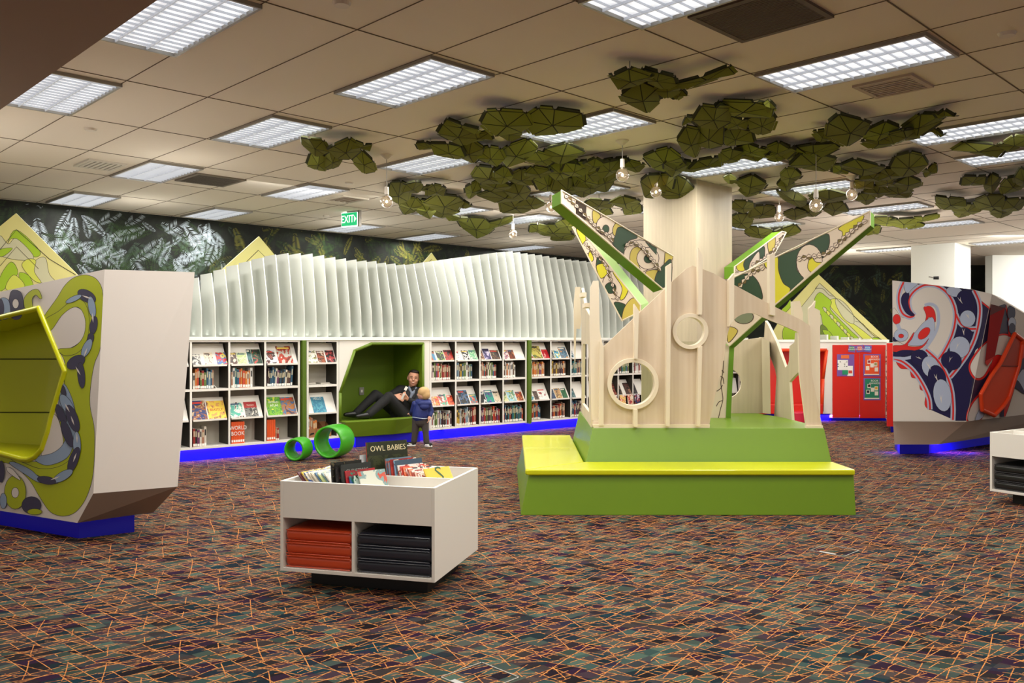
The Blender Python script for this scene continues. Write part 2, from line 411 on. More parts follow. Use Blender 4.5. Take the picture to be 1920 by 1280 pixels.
# columns
def column(name, gx, gy, w, m, z0=0.):
    mb = MB(); mb.box((gx, gy, z0), (gx+w, gy+w, ZC-.002), m); return mb.build(name, loc=(0, 0, 0), rotz=TH)
# near corner of the clad column stands at plan (2.24,10.41)
def ginv(x, y):
    c, s = cos(TH), sin(TH); return (c*x+s*y, -s*x+c*y)
g = ginv(2.24, 10.41); cw = .80
col1 = MB(); col1.box((g[0]-cw, g[1], 0), (g[0], g[1]+cw, ZC-.002), PLYD); col1 = col1.build('column', loc=(0, 0, 0), rotz=TH, bevel=.004)
tag(col1, 'square pale plywood clad column rising to the ceiling inside the play tree', 'column')
g = ginv(8.87, 17.2)
c2 = MB(); c2.box((g[0]-.85, g[1], 0), (g[0], g[1]+.93, ZC-.002), WHITE2); c2 = c2.build('column', loc=(0, 0, 0), rotz=TH); 
tag(c2, 'square white painted column behind the red and navy patterned pod', 'column')
c3 = MB(); c3.box((11.05, 19.75, 0), (15.5, 20.05, ZC-.002), WHITE2).build('wall_right'); struct(bpy.data.objects['wall_right'])

# camera on the white column
cam_t = thing('security_camera', 'tiny dark security camera on a white bracket on the white column', 'camera', loc=at(1752, 521, 17.3))
q = at(1752, 521, 17.28); mb = MB(); mb.cyl(q+V((-.09, .05, .03)), q, .012, .012, METAL); mb.build('bracket', cam_t)
mb = MB(); mb.cyl(q+V((-.02, 0, 0)), q+V((.07, -.03, 0)), .03, .034, BLACK); mb.build('camera_body', cam_t)

# ------------------------------------------------------------------ ceiling lights
def light_proto():
    t = thing('ceiling_light', '', 'ceiling light'); L, W, D = 1.2, .6, .07
    mb = MB(); f = .018
    for q in (((0, 0), (L, f)), ((0, W-f), (L, W)), ((0, f), (f, W-f)), ((L-f, f), (L, W-f))): mb.box(q[0]+(-.026,), q[1]+(0,), METAL)
    local(t, mb.build('frame'))
    mb = MB(); mb.box((f, f, -.004), (L-f, W-f, -.001), GLOW); local(t, mb.build('diffuser'))
    mb = MB()
    for i in range(1, 3):
        y = W*i/3; mb.box((f, y-.004, -.022), (L-f, y+.004, -.0045), ALU)
    n = 15
    for i in range(1, n):
        x = L*i/n; mb.box((x-.0012, f, -.020), (x+.0012, W-f, -.0045), ALU)
    local(t, mb.build('louver')); return t
LP = light_proto()
LIGHTS = [(-5.77, 1.85, 'cut off by the dark bulkhead at the top left'), (-7.93, 1.85, 'half hidden by the bulkhead edge at far left'), (-5.77, 3.7, 'large and bright in the upper middle left, ahead of the leaves'),
 (-7.93, 3.7, 'left of the lone leaf cluster'), (-10.57, 3.7, 'beside the grey return air grille at left'), (-13.25, 3.77, 'dim one nearest the dark fern wall at far left'),
 (-3.24, 3.7, 'at the top edge beside the large brown air grille'), (-5.75, 5.65, 'half behind the broad double leaf cluster'), (-3.24, 5.65, 'big and fully open at upper right above the supply vent'),
 (-7.93, 5.65, 'just right of the leftmost hanging bulb cord'), (-10.57, 5.65, 'left of the square vent near the green exit sign'), (-13.25, 5.7, 'right of the dim fern wall light, near the mural'),
 (-10.5, 8.12, 'behind the long low leaf cluster near the slats'), (-13.2, 8.12, 'faint one just behind the green exit sign'), (-10.3, 9.5, 'behind the small bright green leaf cluster'), (-13.3, 9.9, 'small one above the white slats near the mural'),
 (-3.24, 8.3, 'at right edge behind the winged leaf cluster'), (-3.24, 9.77, 'at right edge under the flat leaf cluster'), (-5.77, 8.12, 'touching the top of the plywood column'), (-5.77, 10.1, 'behind the column to the right, under leaves'),
 (-7.95, 8.12, 'left of the plywood column behind the dense leaves'), (-5.82, 12.5, 'above the tip of the right tree branch'), (-5.87, 14.9, 'beyond the tip of the right tree branch'), (-8.0, 12.9, 'low behind the rear right branch'),
 (-5.9, 18.6, 'long thin one right of the white column'), (-8.1, 18.4, 'thin one left of the white column'), (-13.4, 12.6, 'above the brightest white slats'), (-8.0, 10.1, 'just left of the column above the left branch')]
for i, (x, y, s) in enumerate(LIGHTS):
    gx, gy = gxy(x, y); lab = 'recessed ceiling light '+s
    if i == 0: o = LP; o.location = (gx, gy, ZC); o.rotation_euler = (0, 0, TH); o['label'] = lab
    else: o = copytree(LP, (gx, gy, ZC), TH, lab)
    o['group'] = 'louvered troffers in the ceiling'
# grilles and vents
def grille(px_name, gx, gy, w, h, m, mslot, label, n=22, slot=.012):
    t = thing('air_grille', label, 'air vent', loc=gxy(gx, gy)+(ZC,), rotz=TH)
    mb = MB(); f = .035
    mb.box((0, 0, -.018), (w, f, 0), m).box((0, h-f, -.018), (w, h, 0), m).box((0, f, -.018), (f, h-f, 0), m).box((w-f, f, -.018), (w, h-f, 0), m)
    local(t, mb.build('frame'))
    mb = MB(); mb.box((f, f, -.004), (w-f, h-f, -.002), mslot); local(t, mb.build('backing'))
    mb = MB()
    for i in range(n):
        y = f+(h-2*f)*(i+.5)/n; mb.box((f, y-slot/2, -.016), (w-f, y+slot/2, -.005), m if mslot is BLACK else mslot)
    local(t, mb.build('slats')); return t
BR = mat('brown_grille', (92, 76, 64), .7); BRD = mat('brown_grille_dark', (48, 38, 32), .8)
grille('', -2.94, 4.35, .62, .62, BR, BLACK, 'large square dark brown air grille at the top beside a bright light', 26)
grille('', -10.32, 4.37, .62, .62, mat('grey_grille', (120, 112, 100), .7), mat('grey_grille2', (96, 88, 78), .8), 'flat grey return air grille right of a ceiling light at left', 20)
grille('', -2.87, 6.45, .44, .44, mat('vent_beige', (178, 160, 144), .7), BLACK, 'beige square supply vent below the big light at upper right', 8, .022)
grille('', -10.25, 3.2, .5, .4, mat('vent_beige2', (205, 200, 188), .7), BLACK, 'small pale supply vent at far left of the ceiling', 6, .035)
grille('', -10.3, 6.46, .46, .42, mat('vent_beige3', (200, 192, 176), .7), mat('vent_mid', (150, 134, 116), .7), 'pale square vent just above the green exit sign', 4, .05)
DET = mat('detector_white', (216, 208, 196), .5)
for (px, py, s) in ((170, 241, 'on the plain ceiling at left above the supply vent'), (641, 5, 'at the top edge right of the cut off light'), (1415, 251, 'beside the many petalled leaf cluster at upper middle'), (1888, 62, 'at the top right corner of the ceiling'), (1754, 366, 'glowing small above the right leaf clusters'), (612, 404, 'left of the green exit sign'), (655, 342, 'small round between two lights left of the exit sign')):
    d = F*(ZC-HC)/(YH-py); x = (px-960)/F*d; mb = MB(); mb.cyl((x, d, ZC), (x, d, ZC-.02), .055, .045, DET, 20); tag(mb.build('smoke_detector'), 'small round ceiling detector '+s, 'detector')
# exit sign
d = 13.0; p = at(655, 411, d); t = thing('exit_sign', 'illuminated green EXIT sign hanging from the ceiling at left', 'exit sign', loc=p)
EG = mat('exit_green', (20, 160, 96), .5, emit=.7, ecol=(10, 180, 110)); EW = mat('exit_white', (255, 255, 255), .5, emit=1.2)
R = MX.Translation(p)@MX.Rotation(rad(-33), 4, 'Z')
mb = MB(); mb.box((-.17, 0, -.11), (.17, .05, .11), EW, R); mb.build('sign_box', t, bevel=.008)
mb = MB(); mb.box((-.158, -.004, -.098), (.158, 0, .098), EG, R); sf_ = mb.build('sign_face', t)
mb = MB(); mb.box((-.05, .0, .1), (.2, .04, .13), METAL, R); mb.box((.17, .0, -.12), (.2, .05, .13), METAL, R); mb.cyl(R@V((.02, .02, .13)), (R@V((.02, .02, 0))).to_tuple()[:2]+(ZC,), .012, .012, METAL); mb.build('bracket', t)
rr = R.to_3x3()@V((1, 0, 0)); text('EXIT', .16, EW, facing(R@V((-.035, -.006, 0)), rr, (0, 0, 1)), 'lettering', sf_, squash=.8)
mb = MB(); mb.add([R@V(q) for q in ((.105, -.007, -.05), (.145, -.007, 0), (.105, -.007, .05))], [(0, 1, 2)], EW); mb.build('arrow', sf_)

# ------------------------------------------------------------------ pendant bulbs
def glass_mat():
    m = bpy.data.materials.new('clear_bulb_glass'); m.use_nodes = True; nt = m.node_tree; N = nt.nodes; L = nt.links
    out = N['Material Output']; N.remove(N['Principled BSDF'])
    tr = N.new('ShaderNodeBsdfTransparent'); tr.inputs[0].default_value = (1, .96, .9, 1); gl = N.new('ShaderNodeBsdfGlossy'); gl.inputs['Roughness'].default_value = .05
    lw = N.new('ShaderNodeLayerWeight'); lw.inputs['Blend'].default_value = .35
    em = N.new('ShaderNodeEmission'); em.inputs[0].default_value = (1, .72, .45, 1); em.inputs[1].default_value = .55
    ad = N.new('ShaderNodeMixShader'); ad.inputs[0].default_value = .3; L.new(tr.outputs[0], ad.inputs[1]); L.new(em.outputs[0], ad.inputs[2])
    mx = N.new('ShaderNodeMixShader'); L.new(lw.outputs['Facing'], mx.inputs[0]); L.new(ad.outputs[0], mx.inputs[1]); L.new(gl.outputs[0], mx.inputs[2])
    L.new(mx.outputs[0], out.inputs['Surface']); return m
GLASS = glass_mat(); FIL = mat('glowing_filament', (255, 200, 140), .5, emit=60, ecol=(255, 190, 120)); CORD = mat('cord_grey', (150, 144, 136), .6); SOCK = mat('white_socket', (225, 216, 204), .5)
BULBS = [(725, 290, 378, 'leftmost hanging globe bulb beside the exit sign'), (1167, 263, 328, 'globe bulb hanging left of the column before dense leaves'), (1230, 322, 360, 'globe bulb hanging directly before the plywood column top'),
 (1033, 352, 388, 'globe bulb hanging by the tip of the left branch'), (962, 397, 439, 'small far globe bulb hanging over the white slats'), (1530, 265, 385, 'globe bulb on the longest cord, right of the column'),
 (1597, 330, 365, 'rightmost hanging globe bulb below the leaves'), (1461, 368, 407, 'small globe bulb between column and right branch')]
for px, pr, pb, lab in BULBS:
    d = F*(ZC-HC)/(YH-pr); x = (px-960)/F*d; zb = HC+(YH-pb)/F*d
    t = thing('pendant_bulb', lab, 'pendant lamp', loc=(x, d, ZC), group='clear globe bulbs hanging on cords')
    mb = MB(); mb.cyl((x, d, ZC), (x, d, ZC-.012), .065, .062, SOCK, 24); mb.cyl((x, d, ZC-.012), (x, d, ZC-.05), .06, .012, SOCK, 24); mb.build('ceiling_rose', t)
    mb = MB(); mb.cyl((x, d, ZC-.05), (x, d, zb+.15), .0035, .0035, CORD, 8); mb.build('cord', t)
    mb = MB(); mb.cyl((x, d, zb+.155), (x, d, zb+.075), .021, .024, SOCK, 16); s_ = mb.build('socket', t)
    mb = MB(); mb.cyl((x, d, zb+.075), (x, d, zb+.055), .017, .019, METAL, 16); mb.build('metal_collar', s_)
    mb = MB(); mb.ell((x, d, zb), (.066, .066, .066), GLASS, 24, 16); gl_ = mb.build('glass_globe', t, smooth=True)
    mb = MB(); mb.ell((x, d, zb), (.012, .012, .016), FIL, 8, 6); mb.build('filament', gl_, smooth=True)

# ------------------------------------------------------------------ felt leaf clusters
# each panel is a creased felt polygon: (cx, cy, rx, ry, tilt) read in the survey photo
CA = (540, 80, .3125); CB = (1060, 80, .25); CC = (1440, 160, .2656); CD = (1300, 340, .21875)
CL = [
 (CA, 'lone leaf cluster at left, left of the leftmost bulb', [(160,608,85,40,20),(335,635,95,50,-5),(185,705,65,52,10),(270,692,60,48,-20),(455,705,85,45,38),(440,612,55,18,5)]),
 (CA, 'broad double leaf cluster covering a light, upper middle', [(1300,460,145,75,0),(1590,458,150,75,0),(1020,540,105,45,10),(1150,555,75,26,0),(1330,525,80,35,0),(1040,485,110,14,20)]),
 (CA, 'long chain of leaf panels below the broad double cluster', [(850,615,75,16,5),(960,640,95,42,10),(1095,638,85,55,10),(1215,672,82,50,15),(1375,650,115,62,-15),(1520,690,80,32,0),(1650,652,125,45,-5)]),
 (CA, 'ragged leaf cluster falling between bulbs left of the left branch', [(1205,790,92,60,0),(1290,785,50,40,0),(1400,805,82,40,0),(1108,875,50,38,-30),(1235,850,82,36,0),(1295,912,145,30,3),(1380,885,72,48,0),(1360,965,92,55,0),(1455,958,85,25,-5)]),
 (CA, 'dense leaf cluster just above the tip of the left branch', [(1640,755,82,52,0),(1500,770,75,28,-5),(1555,830,72,52,0),(1670,852,82,58,0),(1790,800,75,55,0),(1770,868,62,40,0),(1725,720,62,22,0)]),
 (CA, 'small leaf cluster right of the leftmost bulb', [(668,885,68,66,0),(745,862,60,30,-20),(805,865,92,20,5),(890,880,55,30,-5)]),
 (CA, 'long low leaf cluster before a ceiling light near the slats', [(740,970,62,45,0),(832,985,60,52,0),(945,960,108,52,-3),(930,1010,85,22,0),(1050,962,52,16,10)]),
 (CA, 'bright green leaf cluster lowest on the left side', [(1130,1095,98,52,15),(1015,1050,60,14,8),(1265,1075,85,20,-18)]),
 (CA, 'leaf cluster behind the tip of the left branch', [(1500,1110,58,26,0),(1600,1120,92,42,0),(1645,1160,62,26,0),(1675,1085,65,34,0)]),
 (CB, 'winged leaf cluster nearest the camera, top middle', [(480,252,150,60,0),(690,250,130,52,12),(575,385,142,98,-5),(770,332,95,42,-5),(1060,250,225,32,-15),(850,372,62,24,0)]),
 (CB, 'large many petalled leaf cluster above the column', [(1345,478,215,62,5),(1100,540,140,75,-5),(935,722,80,100,0),(1085,680,102,100,0),(1290,690,112,70,-5),(1300,592,80,42,0),(1470,590,95,76,0),(1535,462,50,22,25),(940,568,62,22,-22)]),
 (CB, 'leaf cluster touching the column top on its left', [(740,862,135,76,0),(815,920,82,62,0),(1060,900,115,40,-15),(515,912,82,32,0),(370,902,105,50,-10),(930,920,80,45,0)]),
 (CB, 'chain of leaf panels right of the column top', [(1245,838,82,50,-20),(1400,798,112,40,5),(1410,842,90,26,0),(1610,800,110,50,0),(1575,842,80,26,0),(1730,830,80,45,0)]),
 (CB, 'leaf cluster hanging over the upper left corner of the column', [(650,1062,92,88,-15),(850,1092,125,88,-8),(755,1030,60,60,0)]),
 (CB, 'crowded leaf cluster left of the second bulb', [(60,942,82,50,0),(185,965,95,50,0),(60,1070,85,60,0),(180,1065,92,50,0),(300,1015,105,62,-35),(330,925,82,52,-30),(215,905,80,40,0)]),
 (CC, 'great winged leaf cluster at upper right', [(560,290,152,95,0),(800,310,125,48,-15),(1075,265,165,55,-22),(1250,195,65,16,5),(780,390,110,30,0),(960,345,105,42,-10),(385,345,62,28,25),(1195,322,52,10,20)]),
 (CC, 'leaf cluster behind the cord of the longest hanging bulb', [(70,452,92,46,0),(330,448,145,42,-8),(330,532,150,52,0),(195,475,72,36,0)]),
 (CC, 'massive layered leaf cluster above the rightmost bulb', [(520,582,62,32,0),(680,570,145,40,5),(1000,545,122,78,0),(860,610,105,44,0),(740,632,80,34,0),(680,690,68,32,0),(845,668,90,40,0),(1000,680,95,40,0),(770,742,82,32,0),(925,742,95,42,0),(1150,592,50,28,-30)]),
 (CC, 'broad leaf cluster behind the two right bulbs', [(180,790,108,40,22),(430,780,125,42,0),(290,872,95,42,0),(195,905,85,30,0),(470,862,85,36,0),(690,790,65,32,0)]),
 (CC, 'flat leaf cluster crossing the right picture edge', [(1500,430,175,46,5),(1740,400,110,34,-8)]),
 (CC, 'open winged leaf cluster near the right picture edge', [(1455,662,88,36,-5),(1580,682,48,70,35),(1720,690,82,50,-10),(1800,640,60,60,0)]),
 (CC, 'rounded leaf cluster low at the right edge', [(1290,820,105,42,8),(1410,862,95,40,-5),(1590,820,110,58,0),(1370,888,55,30,0),(1650,882,72,34,0),(1740,830,78,42,-20)]),
 (CC, 'pale leaf cluster behind the tip of the right branch', [(830,950,95,34,5),(960,962,100,28,0),(1100,938,105,20,-10),(740,1020,55,25,-20),(1040,982,65,22,0)]),
 (CD, 'leaf cluster above the tip of the rear right branch', [(560,430,115,45,5),(800,425,125,45,-8),(700,450,90,30,0)]),
 (CB, 'upturned dark leaf cluster right of the column', [(1235,1010,55,22,15),(1400,1050,110,55,10),(1380,1105,72,34,0),(1685,990,75,52,0),(1650,1058,65,36,0)]),
 (CB, 'leaf cluster between left branch and column', [(250,1200,105,38,0),(450,1190,115,34,0),(270,1262,85,26,0),(500,1240,80,40,0)]),
 (CD, 'leaf cluster right beside the column edge', [(430,205,92,46,0),(590,252,112,60,-10),(410,330,92,60,10)]),
]
def leaf_panel(parent, cx, cy, rx, ry, rot, dk, mm):
    zc = ZC-.10-dk*.035; rx *= 1.2; ry *= 1.2; d0 = F*(zc-HC)/(YH-cy); k = random.randint(6, 7); a0 = random.uniform(0, 6.28); r = rad(rot)
    pts = []; tilt = .55
    for i in range(k):
        a = a0+2*pi*i/k+random.uniform(-.2, .2); q = random.uniform(.84, 1.08)
        x = rx*cos(a)*q; y = ry*sin(a)*q
        X = cx+x*cos(r)-y*sin(r); Y = cy+x*sin(r)+y*cos(r)
        d = d0*(1+(Y-cy)/(YH-cy)*tilt+(X-cx)/F*dk*.9)
        p = at(X, Y, d); p.z = min(p.z, ZC-.03)+(-.03 if i % 2 else 0.); pts.append(p)
    # keep the drawn outline when lowering: slide along nothing else
    c = sum(pts, V((0, 0, 0)))/k; n = V((0, 0, 0))
    for i in range(k): n += (pts[i]-c).cross(pts[(i+1) % k]-c)
    n.normalize()
    if n.z > 0: n = -n
    cc = c+n*min(rx, ry)/F*d0*.30
    mb = MB()
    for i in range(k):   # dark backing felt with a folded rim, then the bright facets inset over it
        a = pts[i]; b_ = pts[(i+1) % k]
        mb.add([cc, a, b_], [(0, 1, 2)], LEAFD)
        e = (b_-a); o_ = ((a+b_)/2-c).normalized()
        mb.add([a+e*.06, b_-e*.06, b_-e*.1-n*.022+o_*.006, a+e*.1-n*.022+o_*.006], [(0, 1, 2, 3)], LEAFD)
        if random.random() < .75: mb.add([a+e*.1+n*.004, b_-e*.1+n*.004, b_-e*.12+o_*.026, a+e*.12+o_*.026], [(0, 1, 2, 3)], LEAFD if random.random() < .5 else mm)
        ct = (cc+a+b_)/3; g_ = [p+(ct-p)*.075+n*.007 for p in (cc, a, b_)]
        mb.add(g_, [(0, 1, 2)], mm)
    o = mb.build('leaf_panel', parent, weld=False); return c
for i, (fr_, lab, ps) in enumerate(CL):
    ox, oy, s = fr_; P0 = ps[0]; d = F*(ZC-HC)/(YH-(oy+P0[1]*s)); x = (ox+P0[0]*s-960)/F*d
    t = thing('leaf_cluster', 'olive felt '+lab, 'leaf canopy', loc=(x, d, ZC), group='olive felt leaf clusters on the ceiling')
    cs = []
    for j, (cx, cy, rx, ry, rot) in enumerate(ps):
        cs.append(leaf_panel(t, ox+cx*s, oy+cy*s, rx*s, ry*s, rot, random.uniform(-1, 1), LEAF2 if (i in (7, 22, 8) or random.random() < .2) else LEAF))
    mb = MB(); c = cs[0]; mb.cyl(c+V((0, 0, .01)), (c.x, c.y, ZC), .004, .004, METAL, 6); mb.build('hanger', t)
# ================================================================== BOOKCASE WALL
P0 = V((-4.18, 10.79, 0)); EX = V((.771, .637, 0)); ANG = math.atan2(.637, .771); EY = V((-.637, .771, 0))
def U(px):
    t = (px-960)/F; return (t*10.79+4.18)/(.771-.637*t)
def W(u, y, z): return P0+EX*u+EY*y+V((0, 0, z))
def dpt(px): return 10.79+.637*U(px)
ZB, ZL, ZM0, ZM, ZT, ZTOP = .15, .18, .885, .915, 1.515, 1.535
DEP = .34
def bookcase(label, borders, u_of=U, org=P0, ang=ANG, left_cap=.03, right_cap=.03):
    """one unit; borders are the divider positions (metres along the wall)"""
    u0, u1 = borders[0], borders[-1]
    t = thing('bookcase', label, 'bookcase', loc=W(u0, 0, 0) if org is P0 else org+V((u0, 0, 0)), rotz=ang)
    def lb(x0, y0, z0, x1, y1, z1, m, nm, bv=0.):
        mb = MB(); mb.box((x0-u0, y0, z0), (x1-u0, y1, z1), m); return local(t, mb.build(nm, bevel=bv))
    lb(u0, DEP-.012, ZB, u1, DEP, ZTOP, SHELFIN, 'back_panel')
    lb(u0, 0, ZB, u1, DEP-.012, ZL, WHITE, 'bottom_shelf'); lb(u0, 0, ZT, u1, DEP-.012, ZTOP, WHITE, 'top_panel'); lb(u0, 0, ZM0, u1, DEP-.012, ZM, WHITE, 'middle_shelf')
    for i, b in enumerate(borders):
        mb = MB(); w = .013; x0, x1 = b-w-u0, b+w-u0
        if i == 0: x0 = 0; x1 = left_cap
        if i == len(borders)-1: x1 = u1-u0; x0 = x1-right_cap
        mb.box((x0, -.001, ZB), (x1, .004, ZTOP), WHITE)
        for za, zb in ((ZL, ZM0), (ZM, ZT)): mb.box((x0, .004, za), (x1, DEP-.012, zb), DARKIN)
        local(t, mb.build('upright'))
    for i in range(len(borders)-1):
        a, b = borders[i]+.03-u0, borders[i+1]-.03-u0
        for z in (ZM+.30, ZL+.335):
            mb = MB(); h = .27; mb.hexa([(a, .0, z-.012), (b, .0, z-.012), (b, .17, z+h), (a, .17, z+h), (a, .0, z), (b, .0, z), (b, .158, z+h+.01), (a, .158, z+h+.01)], WHITE)
            mb.box((a, -.002, z-.012), (b, .004, z+.012), WHITE)
            local(t, mb.build('display_ledge'))
    return t
bA = [U(358)-.43, U(358), U(430), U(497.4), U(562.5)]
bB = [U(575), U(635)]
bC = [U(806), U(854.6), U(900), U(943.5), U(987.5)]
bD = [U(994), U(1033), U(1070.6)]; cwD = .40; bD += [bD[-1]+cwD*k_ for k_ in range(1, 7)]
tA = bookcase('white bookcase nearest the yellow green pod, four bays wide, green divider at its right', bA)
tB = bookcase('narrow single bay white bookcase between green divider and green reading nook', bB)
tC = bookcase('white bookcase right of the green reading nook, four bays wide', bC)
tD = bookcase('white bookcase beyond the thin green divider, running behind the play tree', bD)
# dividers
for k, (u0, u1, lab) in enumerate([(bA[-1]+.005, bB[0]-.005, 'green upright divider panel between the two left bookcases'), (bC[-1]+.002, bD[0]-.002, 'green upright divider panel between bookcases near the play tree')]):
    mb = MB(); R = MX.Translation(P0)@MX.Rotation(ANG, 4, 'Z'); w = (u1-u0)
    mb.box((u0+w*.15, -.05, ZB-.02), (u0+w*(.92 if k else .75), DEP, ZTOP), DKGREEN, R); tag(mb.build('divider_panel', bevel=.003), lab, 'panel')
# kickboard glowing blue (recessed base) and ledge on top
R = MX.Translation(P0)@MX.Rotation(ANG, 4, 'Z')
mb = MB(); mb.box((bA[0]-.6, .06, 0), (bD[-1], .10, ZB-.002), BLUEK, R); tag(mb.build('kickboard'), 'recessed kickboard glowing blue under the long bookcase wall', 'kickboard')
mb = MB(); mb.box((bA[0]-.6, -.02, ZTOP+.001), (bD[-1], DEP+.3, ZTOP+.045), WHITE2, R); tag(mb.build('counter_top', bevel=.003), 'long pale top ledge over the bookcases, carrying the white fins', 'counter')
# ---------------------------------------------------------------- white fins
TOPS = [(60,240),(105,222),(163,205),(222,187),(283,167),(345,152),(400,135),(455,125),(500,124),(552,125),(600,127),(655,138),(710,145),(800,155),(860,157),(910,165),(1000,173),(1050,170),(1090,163),(1170,152),(1250,140),(1330,130),(1400,120),(1460,115),(1530,125),(1600,132),(1700,150),(1770,156),(1900,170)]
def topy(px):
    c = (px-340)/.4375
    for (a, ya), (b, yb) in zip(TOPS, TOPS[1:]):
        if a <= c <= b: return 420+.4375*(ya+(yb-ya)*(c-a)/(b-a))
    return 420+.4375*(TOPS[0][1] if c < TOPS[0][0] else TOPS[-1][1])
FINM = mat('fin_white', (206, 209, 202), .55)
u = U(352); i = 0; zf = ZTOP+.046
while u < bD[-1]-.1:
    p = W(u, 0, 0); px = 960+F*p.x/p.y; s = min(1, max(0, (px-350)/560)); 
    setb = .08+.16*s+.04*sin(u*2.1); wt = .40-.06*s
    dtop = (W(u, .03+setb, 0)).y; zt = HC+(YH-topy(px))/F*dtop
    zk = zf+(zt-zf)*(.40+.09*sin(u*1.7+.5)); 
    prof = [(.02, zf), (.02+setb*.12, zk), (.03+setb, zt), (.03+setb+wt, zt), (.06+setb*.6+wt, zk), (.50, zf)]
    mb = MB(); th = .012; A = [W(u, y, z) for y, z in prof]; B = [W(u+th, y, z) for y, z in prof]
    k = len(prof); mb.add(A+B, [tuple(range(k)), tuple(range(2*k-1, k-1, -1))]+[(q, k+q, k+(q+1) % k, (q+1) % k) for q in range(k)], FINM)
    o = mb.build('fin'); i += 1
    tag(o, 'white upright fin on the bookcase ledge, %s of the row from the left pod' % (ordn(i-1) if i <= 24 else 'number %d' % i), 'fin', 'row of tall white fins above the bookcases')
    u += .178
NFIN = i
# ---------------------------------------------------------------- books
BC = [((150, 40, 36), 'dark red'), ((196, 70, 40), 'red orange'), ((214, 204, 190), 'cream'), ((44, 84, 110), 'blue'), ((38, 110, 116), 'teal'), ((92, 66, 48), 'brown'), ((36, 34, 36), 'black'), ((96, 120, 60), 'green'),
      ((196, 160, 60), 'yellow'), ((206, 118, 48), 'orange'), ((112, 60, 96), 'purple'), ((150, 150, 150), 'grey'), ((222, 220, 214), 'white'), ((168, 120, 96), 'tan'), ((72, 50, 56), 'maroon'), ((132, 156, 170), 'pale blue')]
BMESH = []
for c, nm in BC:
    m = mat('book_'+nm.replace(' ', '_'), c, .5, var=.25, vscale=30)
    mb = MB(); mb.box((0, 0, 0), (1, 1, 1), m)          # unit book: spine at y=0
    mb.box((.05, .03, 1.0), (.95, .97, .985), PAGE) if False else None
    mb.box((.06, -.004, .03), (.94, 0, .17), STICK)
    mb.box((.2, -.004, .55), (.8, 0, .86), mat('spine_title', (190, 180, 150), .6) if nm not in ('cream', 'white', 'grey', 'yellow') else BLACK)
    mb.box((.1, .03, 1.0), (.9, .97, 1.002), PAGE)
    me = mb.build('book'); BMESH.append(me.data); bpy.data.objects.remove(me)
NB = 0
def book_row(u0, u1, z, where, pal, hmin=.19, hmax=.27, lean=0., org=None, ang=ANG, ndepth=.17, tmin=.016, tmax=.031):
    global NB
    u = u0; k = 0
    while True:
        t = random.uniform(tmin, tmax)
        if u+t > u1: break
        ci = random.choice(pal); h = random.uniform(hmin, hmax)
        o = bpy.data.objects.new('book', BMESH[ci]); COL.objects.link(o)
        y = random.uniform(.02, .035)
        P = W(u, y, z+.001) if org is None else org+V((u, y, z+.001))
        o.location = P; a = lean*random.uniform(.6, 1.) if lean else 0
        o.rotation_euler = (0, a, ang); o.scale = (t, ndepth, h)
        tag(o, '%s spined book, %s from left, %s' % (BC[ci][1], ordn(min(k, 23)), where), 'book', 'books standing on the shelves')
        u += t/cos(a)+.002; k += 1; NB += 1
ALLC = list(range(16)); WARM = [0, 1, 2, 5, 8, 9, 13, 14, 6, 12]; COOL = [3, 4, 7, 11, 12, 15, 2, 5, 10, 13]; DK = [0, 5, 6, 14, 2, 10, 3, 7, 13]
def cell(b, i): return b[i]+.035, b[i+1]-.035
rows = [(bA, 0, .9, .5, 'left bookcase hidden bay', COOL, DK), (bA, 1, .68, .46, 'left bookcase first bay', ALLC, DK), (bA, 2, .70, 0, 'left bookcase middle bay', [3, 4, 9, 1, 7, 2, 12, 13], None), (bA, 3, .88, 0, 'left bookcase last bay', [0, 5, 6, 2, 3, 14, 10], None),
        (bB, 0, 0, .38, 'single bay bookcase', None, WARM),
        (bC, 0, .88, .98, 'nook side bookcase first bay', [0, 1, 13, 7, 12, 5, 2, 10], [6, 5, 0, 2, 12, 15, 7, 14]), (bC, 1, .78, .98, 'nook side bookcase second bay', [15, 7, 3, 8, 12, 14, 5], [5, 13, 8, 2, 15, 0, 14]), (bC, 2, .8, .98, 'nook side bookcase third bay', DK+[1, 4], [1, 0, 7, 5, 14, 6, 10]), (bC, 3, .6, .93, 'nook side bookcase last bay', [7, 5, 9, 12, 13], [4, 3, 6, 7, 1, 14]),
        (bD, 0, .8, .55, 'far bookcase first bay', [9, 5, 12, 13, 10, 8], [3, 5, 9, 0]), (bD, 1, .82, .8, 'far bookcase second bay', [5, 8, 9, 0, 14], [5, 9, 13, 0, 14, 8]), (bD, 2, .9, .9, 'far bookcase third bay', [10, 4, 3, 14, 13], DK), (bD, 4, .9, 0, 'left bay through round hole', [0, 7, 5, 4], None), (bD, 5, .9, 0, 'middle bay through round hole', [0, 7, 5, 4, 10], None), (bD, 6, .9, .5, 'right bay through round hole', [5, 0, 6, 12], WARM)]
for b, i, f1, f2, nm, p1, p2 in rows:
    a, c = cell(b, i)
    if i == 0 and b is bA: a += .24
    ln = (c-a)
    if f1: book_row(a, a+ln*f1, ZM, 'upper row, '+nm, p1, .2, .27, lean=(.09 if nm.endswith('last bay') and b is bA else 0))
    if f2: book_row(a, a+ln*f2, ZL, 'bottom row, '+nm, p2, .2, .29)
